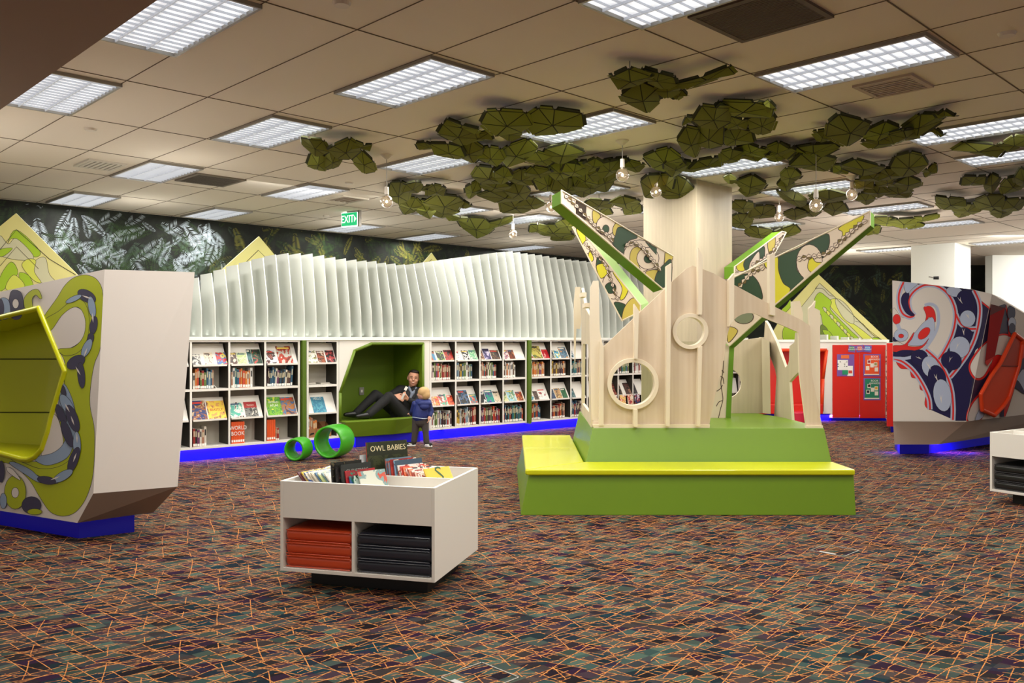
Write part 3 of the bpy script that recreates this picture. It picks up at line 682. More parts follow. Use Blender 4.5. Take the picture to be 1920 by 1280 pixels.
# encyclopaedia set with big title, and its neighbours
ENC = mat('encyclopedia_orange', (222, 84, 36), .45)
def enc(bay, n, title, u_off=0.):
    a, c = cell(bA, bay); 
    for k in range(n):
        mb = MB(); x = a+.003+k*.0300
        mb.box((x, .03, ZL+.001), (x+.0285, .25, ZL+.285), ENC, R); mb.box((x+.003, .028, ZL+.02), (x+.0255, .03, ZL+.05), STICK, R)
        o = mb.build('encyclopedia', bevel=.001); tag(o, 'orange encyclopaedia volume, %s of its set in the %s bay at floor level' % (ordn(k), ['', '', 'middle', 'last'][bay]), 'book', 'orange encyclopaedia sets')
        if title and k == 3:
            n1 = text('WORLD', .074, STICK, facing(W(a+.094, .024, ZL+.205), EX, (0, 0, 1)), 'title_lettering', o, squash=.85)
            n1 = text('BOOK', .074, STICK, facing(W(a+.088, .024, ZL+.13), EX, (0, 0, 1)), 'title_lettering', o, squash=.85)
enc(2, 6, True); enc(3, 4, False)
book_row(cell(bA, 3)[0]+.125, cell(bA, 3)[0]+.17, ZL, 'beside the orange set in last bay', DK, .16, .18)

# ---------------------------------------------------------------- face-out books on the sloping ledges
def print_mat(i, a, b_, c, sc=14.):
    m = bpy.data.materials.new('printed_cover'); m.use_nodes = True; nt = m.node_tree; N = nt.nodes; L = nt.links
    bs = N['Principled BSDF']; bs.inputs['Roughness'].default_value = .35
    tc = N.new('ShaderNodeTexCoord'); n = N.new('ShaderNodeTexNoise'); n.inputs['Scale'].default_value = sc; n.inputs['Detail'].default_value = 3; n.inputs['Distortion'].default_value = 1.2
    mp = N.new('ShaderNodeMapping'); mp.inputs['Location'].default_value = (i*3.1, i*1.7, i)
    L.new(tc.outputs['Object'], mp.inputs[0]); L.new(mp.outputs[0], n.inputs['Vector'])
    cr = N.new('ShaderNodeValToRGB'); cr.color_ramp.interpolation = 'CONSTANT'; e = cr.color_ramp.elements
    e[0].position = 0; e[0].color = lin(a)+(1,); e[1].position = .5; e[1].color = lin(b_)+(1,)
    q = e.new(.6); q.color = lin(c)+(1,)
    L.new(n.outputs['Fac'], cr.inputs[0]); L.new(cr.outputs[0], bs.inputs['Base Color']); return m
s2 = (320, 600, .21875*1.0); K2 = 360/1646; K5 = 340/1813
def P2(x): return 320+x*K2
def P5(x): return 780+x*K5
# (x0,x1,height px, frame, row, description, three colours, title, title colour)
W_ = (240, 238, 230)
FO = [
 (P2, 190,268,97,0,'grey portrait photograph cover',(200,196,190),(90,88,86),(40,40,40),None),
 (P2, 300,378,110,0,'cream cover with a small line drawing',(220,200,176),(228,212,190),(120,100,90),None),
 (P2, 403,492,110,0,'red cover with blue and yellow diagonals',(190,30,34),(60,110,170),(230,206,90),None),
 (P2, 515,580,106,0,'brown and cream old photo cover',(214,200,180),(90,60,44),(40,30,26),None),
 (P2, 583,666,103,0,'pale green faded cover',(176,196,130),(206,216,170),(120,140,90),None),
 (P2, 672,710,133,0,'narrow blue green cover',(40,80,90),(70,120,120),(30,50,40),None),
 (P2, 712,792,133,0,'dark green leafy cover with red spot',(20,50,36),(60,90,60),(190,60,60),None),
 (P2, 825,915,120,0,'portrait of a dark haired person cover',(206,204,210),(60,40,36),(150,90,80),None),
 (P2, 930,1060,156,0,'large portrait cover with white ruff and red dress',(190,186,176),(176,60,40),(110,50,36),None),
 (P2, 1175,1265,113,0,'white cover with green sketches',(232,228,216),(150,160,110),(110,60,40),None),
 (P2, 1270,1335,107,0,'brown striped animal photo cover',(150,80,50),(60,30,24),(210,180,160),None),
 (P2, 1345,1420,110,0,'black cover with red and white flecks',(30,26,30),(170,60,60),(210,200,200),None),
 (P2, 190,325,170,1,'blue cover with three small photos',(30,52,110),(150,90,50),(200,180,150),None),
 (P2, 330,487,160,1,'yellow cover titled BEASTLY in red letters',(240,206,70),(226,160,90),(120,90,60),('BEASTLY',(180,30,20),.5,.2)),
 (P2, 518,635,135,1,'teal and white cover with a woman',(90,180,160),(224,226,216),(80,40,30),None),
 (P2, 648,760,133,1,'red topped grey travel cover titled Vietnam',(120,120,116),(60,60,60),(190,186,176),('Vietnam',(236,220,200),.78,.16)),
 (P2, 840,975,162,1,'green cover titled WORLD ATLAS',(120,176,40),(60,140,60),(200,214,60),('WORLD\nATLAS',(244,244,236),.62,.17)),
 (P2, 965,1088,155,1,'blue cover with a robed figure',(80,110,150),(170,110,60),(70,60,80),None),
 (P2, 1230,1345,140,1,'blue cover titled HELLO',(40,120,150),(70,150,170),(20,70,110),('HELLO',(214,220,210),.88,.2)),
 (P5, 152,205,100,0,'blue and brown small cover',(60,130,170),(170,90,50),(90,60,40),None),
 (P5, 222,295,100,0,'black cover with a green face',(40,44,34),(130,170,60),(190,200,130),None),
 (P5, 300,385,108,0,'red and black fiery cover',(160,30,20),(40,20,20),(220,120,50),None),
 (P5, 405,450,95,0,'pink and white cover',(236,190,190),(240,236,230),(90,60,60),None),
 (P5, 478,548,100,0,'black and white photo cover',(30,30,30),(220,216,210),(120,110,110),None),
 (P5, 550,622,103,0,'mint green patterned cover',(110,180,130),(200,220,190),(40,120,90),None),
 (P5, 650,690,98,0,'dark brown cover',(60,40,34),(130,80,60),(200,180,150),None),
 (P5, 693,760,115,0,'dark purple cover with pale figure',(40,36,80),(90,80,130),(200,190,210),None),
 (P5, 765,850,98,0,'dark brown cover with green spot',(56,44,40),(110,70,50),(90,150,90),None),
 (P5, 882,940,97,0,'pale cover with red and blue pattern',(210,200,200),(150,70,80),(70,120,150),None),
 (P5, 943,1000,97,0,'brown creature cover',(110,50,30),(60,30,22),(180,110,70),None),
 (P5, 1148,1178,88,0,'white cover with a small drawing',(230,224,214),(170,60,60),(60,60,60),None),
 (P5, 1180,1276,135,0,'large gold and green portrait cover',(190,180,90),(120,90,50),(90,130,70),None),
 (P5, 1280,1342,95,0,'plain red cover',(176,20,34),(150,16,30),(220,150,140),None),
 (P5, 1360,1393,83,0,'dark mixed photo cover',(60,70,80),(150,150,140),(40,40,40),None),
 (P5, 1397,1450,83,0,'bright blue cover with yellow foot',(40,150,200),(220,200,60),(200,230,240),None),
 (P5, 1455,1530,115,0,'grey blue cover with wading figure',(110,140,160),(70,100,120),(210,150,90),None),
 (P5, 1557,1588,85,0,'white and blue small cover',(210,216,220),(80,120,140),(40,60,60),None),
 (P5, 152,203,95,1,'cream and orange cover',(220,190,140),(190,100,60),(240,230,210),None),
 (P5, 206,247,95,1,'pink red cover',(206,40,60),(236,150,60),(180,30,50),None),
 (P5, 250,325,115,1,'teal cover with red flowers',(90,170,140),(190,60,60),(220,230,220),None),
 (P5, 329,388,97,1,'red orange cover',(206,50,30),(230,110,50),(150,30,30),None),
 (P5, 405,447,100,1,'dark maroon cover',(70,44,44),(40,30,30),(150,120,110),None),
 (P5, 450,548,143,1,'large dark cover with a blue lit title',(44,44,42),(60,110,160),(110,90,60),None),
 (P5, 556,625,97,1,'teal and red circular cover',(60,130,140),(190,80,60),(220,210,200),None),
 (P5, 650,712,118,1,'black cover with white splashes',(24,24,26),(44,44,46),(210,210,206),None),
 (P5, 715,795,128,1,'teal and purple swirling cover',(40,140,120),(80,50,130),(170,150,200),None),
 (P5, 798,858,114,1,'beige castle cover',(200,184,160),(160,150,130),(120,110,100),None),
 (P5, 882,928,103,1,'cream and green cover',(200,196,150),(120,150,100),(90,80,60),None),
 (P5, 932,1012,114,1,'pale blue cover with a green figure',(150,190,200),(90,130,80),(224,222,200),None),
 (P5, 1018,1083,93,1,'orange brown cover',(170,70,30),(90,40,24),(220,150,80),None),
 (P5, 1148,1188,88,1,'teal snowy cover',(60,140,160),(220,226,224),(170,60,50),None),
 (P5, 1192,1238,90,1,'dark brown photo cover',(90,66,54),(50,40,36),(150,120,100),None),
 (P5, 1241,1325,110,1,'tall white cover with a small red figure',(230,228,222),(216,214,208),(150,60,60),None),
 (P5, 1359,1404,100,1,'dark blue cover',(50,66,96),(30,40,50),(120,130,140),None),
 (P5, 1408,1470,105,1,'tan and brown cover',(190,150,100),(110,80,60),(214,190,130),None),
 (P5, 1473,1525,100,1,'deep green cover',(40,100,60),(30,70,50),(110,150,90),None),
 (P5, 1557,1603,94,1,'teal grey cover beside the play tree',(60,100,110),(120,150,150),(40,60,70),None),
]
for i, (fn, x0, x1, hp, row, desc, c0, c1, c2, ttl) in enumerate(FO):
    pxa, pxb = fn(x0), fn(x1); ua, ub = U(pxa), U(pxb); d = dpt((pxa+pxb)/2); Kx = K2 if fn is P2 else K5
    h = hp*Kx/F*d/.93; w = (ub-ua)*.97; z0 = (ZM+.30 if row == 0 else ZL+.335)+.003; sl = math.atan2(.16, .275)
    L_ = MX.Translation(W(ua, .012, z0))@MX.Rotation(ANG, 4, 'Z')@MX.Rotation(-sl, 4, 'X')
    for bb in (bA, bB, bC, bD):
        pass
    mb = MB(); pm = print_mat(i, c0, c1, c2, 11+6*random.random())
    mb.box((0, -.012, 0), (w, -.003, h), PAGE, L_); mb.box((0, -.0135, 0), (w, -.012, h), pm, L_); mb.box((0, -.003, 0), (w, -.0015, h), pm, L_)
    solid = mat('cover_c%d' % i, c0, .4)
    if not ttl: mb.box((w*.08, -.0145, h*.84), (w*random.uniform(.6, .92), -.0135, h*.93), mat('title_band_%d' % (i % 5), [(236,230,216),(40,36,40),(214,60,40),(230,200,90),(60,90,120)][i % 5], .5), L_)
    o = mb.build('face_out_book'); tag(o, desc+' facing out on a sloping ledge', 'book', 'books displayed cover out')
    if ttl:
        s, tcx, zz, sz = ttl; mm = mat('title_ink_%d' % i, tcx, .5)
        mb = MB(); mb.box((w*.06, -.0142, h*(zz-.13)), (w*.94, -.0136, h*(zz+.12)), solid if i != 15 else mat('viet_red', (170, 40, 40), .4), L_)
        if i == 15: mb.box((0, -.0141, h*.6), (w, -.0136, h), mat('viet_red', (170, 40, 40), .4), L_)
        mb.build('title_panel', o)
        rr = (L_.to_3x3()@V((1, 0, 0))); uu = (L_.to_3x3()@V((0, 0, 1)))
        text(s, h*sz, mm, facing(L_@V((w*.5, -.0155, h*zz)), rr, uu), 'title_lettering', o, squash=.85)
for k, (px, w, h, lo, desc, c0, c1, c2) in enumerate([(1139, .13, .22, 0, 'reddish brown', (110,50,36),(50,24,20),(180,120,90)), (1152, .15, .24, 0, 'dark red portrait', (90,26,26),(160,90,70),(30,20,20)), (1163, .15, .26, 0, 'black and tan', (36,30,30),(130,100,70),(80,50,40)), (1180, .15, .24, 0, 'dark brown', (80,50,44),(40,30,28),(150,110,90)), (1191, .16, .28, 0, 'near black', (34,32,36),(60,54,60),(90,80,80)),
    (1150, .14, .2, 1, 'white and red', (226,220,212),(190,40,40),(60,60,70)), (1166, .15, .2, 1, 'yellow, white and orange', (236,200,120),(220,90,40),(240,236,226)), (1180, .15, .2, 1, 'cream and red', (230,214,190),(200,60,40),(50,60,90)), (1193, .13, .2, 1, 'dark blue', (40,50,90),(170,60,60),(200,200,210))]):
    u_ = U(px); z0 = ZL+.338 if not lo else ZL+.14; L_ = MX.Translation(W(u_-w/2, .012 if not lo else -.03, z0))@MX.Rotation(ANG, 4, 'Z')@MX.Rotation(-.5 if not lo else -.12, 4, 'X')
    mb = MB(); mb.box((0, -.012, 0), (w, -.003, h), print_mat(150+k, c0, c1, c2, 12), L_); tag(mb.build('face_out_book'), desc+' cover, '+ordn(k)+' seen through the big round hole of the tree', 'book', 'books displayed cover out')
# loose magazines and boxes in the single bay
a, c = cell(bB, 0)
for k, (x, y, z, w, h, lab) in enumerate([(a, .06, ZM+.001, .16, .012, 'folded grey newspaper lying left in the single bay'), (a+.2, .05, ZM+.001, .17, .01, 'thin magazines lying right in the single bay')]):
    mb = MB(); mb.box((x, y, z), (x+w, y+.2, z+h), mat('newsprint', (150, 146, 136), .8), R); mb.box((x+.01, y+.01, z+h), (x+w-.02, y+.18, z+h*2.2), mat('newsprint2', (186, 180, 168), .8), R); tag(mb.build('magazine'), lab, 'magazine')
CARD = mat('cardboard', (150, 104, 66), .8)
for k in range(3):
    x = a+.0+k*.12; mb = MB(); mb.box((x+.002, .02, ZL+.001), (x+.112, .025, ZL+.12), CARD, R).box((x+.002, .2, ZL+.001), (x+.112, .205, ZL+.2), CARD, R)
    mb.add([R@V(q) for q in ((x+.002, .02, ZL+.12), (x+.002, .2, ZL+.2), (x+.002, .2, ZL+.001), (x+.002, .02, ZL+.001))], [(0, 1, 2, 3)], CARD); mb.add([R@V(q) for q in ((x+.112, .02, ZL+.12), (x+.112, .2, ZL+.2), (x+.112, .2, ZL+.001), (x+.112, .02, ZL+.001))], [(0, 1, 2, 3)], CARD)
    mb.add([R@V(q) for q in ((x+.02, .019, ZL+.03), (x+.09, .019, ZL+.05), (x+.085, .019, ZL+.07), (x+.03, .019, ZL+.06))], [(0, 1, 2, 3)], BLACK)
    tag(mb.build('file_box', weld=False), 'brown cardboard magazine file, %s in the single bay bottom shelf' % ordn(k), 'file box', 'cardboard magazine files')
a, c = cell(bA, 1); mb = MB(); T = R@MX.Translation((c-.115, .05, ZM+.001))@MX.Rotation(-.75, 4, 'Y')
mb.box((0, 0, 0), (.006, .17, .17), STICK, T); tag(mb.build('bookend'), 'white bookend leaning in the upper row, first visible bay', 'bookend')

# ================================================================== READING NOOK with padded surround
LP_ = Plane(W(0, -.004, 0), -EY)
def lpx(k): return [(620+x*.1875, 620+y*.1875) for x, y in k]
nk = thing('reading_nook', 'green padded reading nook set into the white bookcase wall, man sitting in it', 'reading nook', loc=W((bB[-1]+bC[0])/2, 0, 0))
hole = lpx([(410,128),(925,128),(925,905),(95,905),(95,620),(240,200)])
uu0, uu1 = bB[-1]+.004, bC[0]-.004
front = [W(uu0, 0, ZB), W(uu1, 0, ZB), W(uu1, 0, ZTOP), W(uu0, 0, ZTOP)]
hole3 = [LP_.hit(x, y) for x, y in hole]; hole3 = [p+EY*.004 for p in hole3]
mb = MB(); poly_fill(mb, [front, hole3], WHITE); mb.build('surround', nk)
DN = .85
mb = MB(); bk = [p+EY*DN for p in hole3]; k = len(hole3)
mb.add(hole3+bk, [(i, (i+1) % k, k+(i+1) % k, k+i) for i in range(k)], NICHE); poly_fill(mb, [bk], NICHE)
mb.build('padded_lining', nk)
mb = MB()
for i in range(k):
    a, b_ = hole3[i], hole3[(i+1) % k]
    if i == 2: continue
    mb.cyl(a-EY*.0, b_-EY*.0, .022, .022, NICHE, 10); mb.ell(a, (.0225,)*3, NICHE, 10, 6)
mb.build('rolled_edge', nk, smooth=True)
zs = .36+.0
zl = hole3[3].z
mb = MB()   # seat block with a prow in front
a0, a1 = U(639), U(791); am = U(731)
top = [W(a0, .02, zl), W(a0, -.12, zl), W(am, -.20, zl), W(a1, -.10, zl), W(a1, .02, zl)]
bot = [W(a0+.08, .02, ZB), W(a0+.08, -.06, ZB), W(am, -.12, ZB), W(a1-.02, -.05, ZB), W(a1-.02, .02, ZB)]
mb.add(bot+top, [(4, 3, 2, 1, 0), (5, 6, 7, 8, 9)]+[(i, (i+1) % 5, 5+(i+1) % 5, 5+i) for i in range(5)], NICHE)
mb.build('seat', nk, bevel=.012)
mb = MB(); mb.box((U(664), -.04, 0), (U(785), .055, ZB-.004), BLUEK, R); mb.build('kickboard', nk)
p = W(U(731), DN-.02, zl+.36); mb = MB(); M_ = MX.Translation(p)@MX.Rotation(ANG, 4, 'Z'); mb.box((-.04, 0, -.06), (.04, .012, .06), METAL, M_).box((-.015, -.004, -.02), (.015, 0, .02), WHITE, M_); tag(mb.build('power_outlet'), 'small pale outlet plate on the back of the green nook, left of the man', 'outlet')

# ================================================================== GREEN RINGS
def ring(name, cx, cy, dia, lng, yaw, label):
    t = MB(); n = 48; r1 = dia/2; th = .024; A = []
    ax = V((sin(yaw), cos(yaw), 0)); sx = V((cos(yaw), -sin(yaw), 0)); up = V((0, 0, 1)); c = V((cx, cy, r1+.002))
    prof = [(-lng/2, r1*.94), (-lng/2+.01, r1*.955), (-lng*.25, r1*.985), (0, r1), (lng*.25, r1*.985), (lng/2-.01, r1*.955), (lng/2, r1*.94), (lng/2, r1*.94-th), (lng*.25, r1*.985-th*1.3), (0, r1-th*1.4), (-lng*.25, r1*.985-th*1.3), (-lng/2, r1*.94-th)]
    vs = []; k = len(prof)
    for l, r in prof:
        for i in range(n):
            a = 2*pi*i/n; vs.append(c+ax*l+sx*r*cos(a)+up*r*sin(a))
    t.add(vs, [(j*n+i, j*n+(i+1) % n, ((j+1) % k)*n+(i+1) % n, ((j+1) % k)*n+i) for j in range(k) for i in range(n)], RINGG)
    o = t.build(name, smooth=True); tag(o, label, 'play stool'); return o
q = onz(622, 861, 0); ring('tunnel_stool', q.x, q.y+.17, .435, .35, rad(17), 'larger bright green hollow drum stool lying on its side by the nook')
q = onz(556, 865, 0); ring('tunnel_stool', q.x, q.y+.11, .295, .25, rad(14), 'smaller bright green hollow drum stool lying left of the larger one')

# ================================================================== RED CORNER at the back right
YR = 16.3
def fz(py, d): return HC+(YH-py)/F*d
def fx(px, d): return (px-960)/F*d
def fbox(mb, x0, y0, x1, y1, d, dep, m, off=0.): # frontal panel given in survey pixels
    mb.box((fx(x0, d), d-off, fz(y1, d)), (fx(x1, d), d+dep, fz(y0, d)), m); return mb
# hidden bookcase continuing frontal behind the tree
orgE = V((2.75, 16.75, 0)); bE = [0, .42, .84, 1.26, 1.68, 2.1]
tE = bookcase('white bookcase behind the play tree, glimpsed through its round holes', bE, org=orgE, ang=0.)
for i in range(5):
    book_row(bE[i]+.04, bE[i]+.3, ZM, 'upper row, bay %s behind play tree' % ordn(i), ALLC, org=orgE, ang=0., tmin=.024, tmax=.036)
orgx = orgE
for k, (x, z, w, h, desc, c0, c1, c2) in enumerate([(.05, 0, .15, .22, 'brown faced', (120,60,40),(60,30,20),(200,150,110)), (.22, 0, .14, .25, 'dark portrait', (40,34,34),(120,80,60),(90,60,50)), (.47, 0, .15, .2, 'tan', (170,130,90),(90,60,40),(200,190,160)), (.66, 0, .13, .26, 'black', (30,30,32),(60,60,60),(150,140,130)), (1.7, 0, .15, .24, 'white printed', (220,216,206),(60,60,60),(170,60,60))]):
    L_ = MX.Translation(orgE+V((x, .012, ZL+.338)))@MX.Rotation(-.52, 4, 'X'); mb = MB(); mb.box((0, -.012, 0), (w, -.002, h), print_mat(80+k, c0, c1, c2), L_)
    tag(mb.build('face_out_book'), desc+' book cover on the bookcase behind the play tree', 'book', 'books displayed cover out')
mb = MB(); mb.box((2.75, 16.82, 0), (4.9, 16.86, ZB-.002), BLUEK); tag(mb.build('kickboard'), 'blue glowing kickboard under the bookcase behind the tree', 'kickboard')
mb = MB(); mb.box((2.75, 16.72, ZTOP+.001), (4.6, 17.3, ZTOP+.045), WHITE2); tag(mb.build('counter_top'), 'white ledge over the bookcase behind the play tree', 'counter')
# red doors unit
rc = thing('red_cupboard', 'tall red two door cupboard with posters in the far right corner', 'cupboard', loc=(fx(1610, YR), YR, 0))
mb = MB(); fbox(mb, 1557, 641, 1664, 783, YR, .5, WHITE); mb.build('carcass', rc)
mb = MB(); fbox(mb, 1560.5, 646.5, 1610.7, 782.5, YR, -.005, RED, .02); mb.build('door', rc, bevel=.002)
mb = MB(); fbox(mb, 1611.6, 646.5, 1660, 783.5, YR, -.005, RED, .02); mb.build('door', rc, bevel=.002)
mb = MB(); fbox(mb, 1557, 784, 1662, 797, YR+.06, .05, BLUEK); mb.build('kickboard', rc)
mb = MB(); fbox(mb, 1440, 636.5, 1666, 641, YR, .5, WHITE2, .03); mb.build('top_ledge', rc)
for k, (px, t_) in enumerate([(1551.5, 627), (1571, 629.5), (1591, 632), (1612, 634), (1634, 635)]):
    mb = MB(); fbox(mb, px-1.5, t_, px+1.5, 636.4, YR, .35, WHITE2); tag(mb.build('fin'), 'short white fin on the ledge over the red cupboard, %s from left' % ordn(k), 'fin', 'short white fins over the red cupboard')
def poster(name, label, x0, y0, x1, y1, bg, inner, deco, d=YR-.026, rot=0):
    t = thing(name, label, 'poster', loc=(fx((x0+x1)/2, d), d, fz(y1, d)))
    c = V((fx((x0+x1)/2, d), 0, fz((y0+y1)/2, d))); RR = MX.Translation(c)@MX.Rotation(rad(rot), 4, 'Y')@MX.Translation(-c)
    pu = mat('poster_'+bg[0], bg[1], .6)
    def q(a, b_, c_, e, m, o, nm):
        mb = MB(); mb.box((fx(a, d), d-o, fz(e, d)), (fx(c_, d), d-o+.0015, fz(b_, d)), m, RR); return mb.build(nm, t)
    q(x0, y0, x1, y1, pu, 0, 'backing_sheet')
    if inner: q(x0+3, y0+2, x1-3, y1-3, mat('poster_'+inner[0], inner[1], .6), .002, 'printed_sheet')
    for j, (a, b_, c_, e, col_, nm) in enumerate(deco):
        q(a, b_, c_, e, mat('pst_%d_%d_%d' % col_, col_, .6), .0035+.0012*(j % 3), nm)
    return t
cd = lambda x, y, c: [(x-3.2, y-3.8, x+3.2, y+3.8, (228, 222, 206), 'photo_border'), (x-2.3, y-2.8, x+2.3, y+1.8, c, 'photo')]
Z12 = lambda x, y: (1540+x*.15625, 620+y*.15625)
def cards(l): return sum([cd(*Z12(x, y), c) for x, y, c in l], [])
poster('poster', 'purple and orange poster on the right red door, upper one', *Z12(503, 280), *Z12(713, 547), ('purple', (120, 84, 160)), ('orange', (226, 84, 34)), cards([(572, 372, (140, 50, 70)), (607, 415, (60, 110, 170)), (650, 402, (150, 150, 90)), (555, 447, (230, 224, 190)), (659, 463, (60, 36, 40))])+[Z12(512, 517)+Z12(692, 530)+((228, 222, 206), 'footer_band')])
poster('poster', 'purple and green poster on the right red door, lower one', *Z12(505, 563), *Z12(712, 832), ('purple', (120, 84, 160)), ('teal', (30, 128, 96)), cards([(573, 662, (60, 30, 30)), (613, 706, (140, 90, 90)), (658, 690, (220, 170, 40)), (560, 732, (40, 20, 20)), (660, 750, (190, 120, 80))])+[Z12(516, 804)+Z12(695, 817)+((228, 222, 206), 'footer_band')])
poster('poster', 'purple poster with pinned white sheets on the left red door', *Z12(188, 282), *Z12(396, 545), ('purple', (120, 84, 160)), None, [Z12(236, 290)+Z12(333, 332)+((228, 110, 50), 'orange_slip'), Z12(195, 350)+Z12(318, 470)+((232, 230, 224), 'white_sheet'), Z12(250, 470)+Z12(320, 525)+((30, 140, 96), 'green_slip'), Z12(312, 420)+Z12(378, 540)+((236, 234, 228), 'white_card'), Z12(325, 475)+Z12(370, 510)+((200, 70, 50), 'picture')]+[Z12(200+26*(k % 5)-6, 372+27*(k//5)-5)+Z12(200+26*(k % 5)+6, 372+27*(k//5)+5)+((40, 40, 44), 'drawing') for k in range(17) if k % 3])
for (x0, y0, x1, y1, c, cn, r_, lab) in ((330, 180, 405, 252, (40, 130, 80), 'teal', 6, 'small tilted green card reading BOOK AWARDS'), (423, 178, 500, 250, (220, 80, 40), 'orange', -8, 'small tilted orange card between green and blue cards'), (512, 178, 598, 252, (60, 150, 210), 'blue', 5, 'small tilted blue card above the upper poster')):
    x0, y0 = Z12(x0, y0); x1, y1 = Z12(x1, y1); t = poster('card', lab+' on the red doors', x0-.8, y0-.8, x1+.8, y1+.8, ('purple', (120, 84, 160)), ('c'+cn, c), [], d=YR-.028, rot=r_)
    d = YR-.034; text('BOOK\nAWARDS', .034, STICK, facing(V((fx((x0+x1)/2, d), d, fz((y0+y1)/2-.5, d))), (1, 0, 0), (0, 0, 1)), 'lettering', t)
d = YR-.034
for (x, y) in ((640, 328), (640, 615)):
    q = Z12(x, y); t = [o for o in bpy.data.objects if o.name.startswith('poster') and o.type == 'EMPTY'][0 if y < 400 else 1]
    text('BOOK\nAWARDS', .05, STICK, facing(V((fx(q[0], d), d, fz(q[1], d))), (1, 0, 0), (0, 0, 1)), 'lettering', t)
# red padded nook behind the tree
rn = thing('red_nook', 'red padded seating nook in a white frame behind the play tree', 'reading nook', loc=(fx(1500, YR), YR, 0))
mb = MB(); ho = [(fx(x, YR), YR, fz(y, YR)) for x, y in ((1412, 656), (1550, 656), (1543, 710), (1541, 771), (1412, 771))]
poly_fill(mb, [[(fx(1400, YR), YR, .14), (fx(1557, YR), YR, .14), (fx(1557, YR), YR, 1.53), (fx(1400, YR), YR, 1.53)], ho], WHITE); mb.build('frame', rn)
mb = MB(); bk = [(x, y+.35, z) for x, y, z in ho]; mb.add(ho+bk, [(i, (i+1) % 5, 5+(i+1) % 5, 5+i) for i in range(5)], RED); poly_fill(mb, [bk], RED); mb.build('lining', rn)
mb = MB()
for i in (0, 1, 2): mb.cyl(ho[i], ho[i+1], .03, .03, ORED, 10)
mb.build('rolled_edge', rn, smooth=True)
mb = MB(); mb.box((fx(1413, YR), YR-.1, .14), (fx(1540, YR), YR+.34, fz(757, YR)), RED); mb.build('seat', rn, bevel=.015)
mb = MB(); mb.box((fx(1400, YR), YR+.06, 0), (fx(1557, YR), YR+.1, .13), BLUEK); mb.build('kickboard', rn)
q = onz(1499, 793, 0); mb = MB(); mb.cyl((q.x, q.y+.2, 0), (q.x, q.y+.2, .2), .2, .21, mat('pink_red_vinyl', (206, 40, 70), .4), 28); tag(mb.build('pouffe', bevel=.02), 'low round pinkish red pouffe behind the right leg of the tree', 'pouffe')
# side wing with red end panel
rw = thing('side_bookcase', 'slim white bookcase end with tall red end panel left of the red and navy pod', 'bookcase', loc=onz(1669, 814, 0))
d = 14.3; mb = MB(); mb.box((fx(1664.5, d), d, .1), (fx(1674, d)+.25, d+.04, fz(643, d)), RED); mb.build('end_panel', rw)
xa, xb_, ya, yb_ = fx(1664, d)+.02, fx(1661.5, YR-.1), d+.05, YR-.1; zt__ = fz(643, d)
mb = MB(); mb.hexa([(xa, ya, .1), (xa+.25, ya, .1), (xb_+.25, yb_, .1), (xb_, yb_, .1), (xa, ya, zt__), (xa+.25, ya, zt__), (xb_+.25, yb_, zt__), (xb_, yb_, zt__)], WHITE); mb.build('carcass', rw)
mb = MB(); mb.hexa([(xa+.06, ya, 0), (xa+.2, ya, 0), (xb_+.2, yb_, 0), (xb_+.06, yb_, 0), (xa+.06, ya, .1), (xa+.2, ya, .1), (xb_+.2, yb_, .1), (xb_+.06, yb_, .1)], BLUED); mb.build('plinth', rw)
for k in range(5):
    z = .2+k*.24; f0 = .15; f1 = .8; X = lambda f, o: xa+(xb_-xa)*f-o; Y = lambda f: ya+(yb_-ya)*f
    mb = MB(); mb.hexa([(X(f0, .022), Y(f0), z), (X(f0, .004), Y(f0), z), (X(f1, .004), Y(f1), z), (X(f1, .022), Y(f1), z), (X(f0, .022), Y(f0), z+.2), (X(f0, .004), Y(f0), z+.2), (X(f1, .004), Y(f1), z+.2), (X(f1, .022), Y(f1), z+.2)], print_mat(60+k, (200, 196, 180), (60, 70, 60), (150, 90, 60), 8)); tag(mb.build('face_out_book'), 'book on the side bookcase by the red end panel, %s tier' % ordn(k), 'book', 'books in the side bookcase')

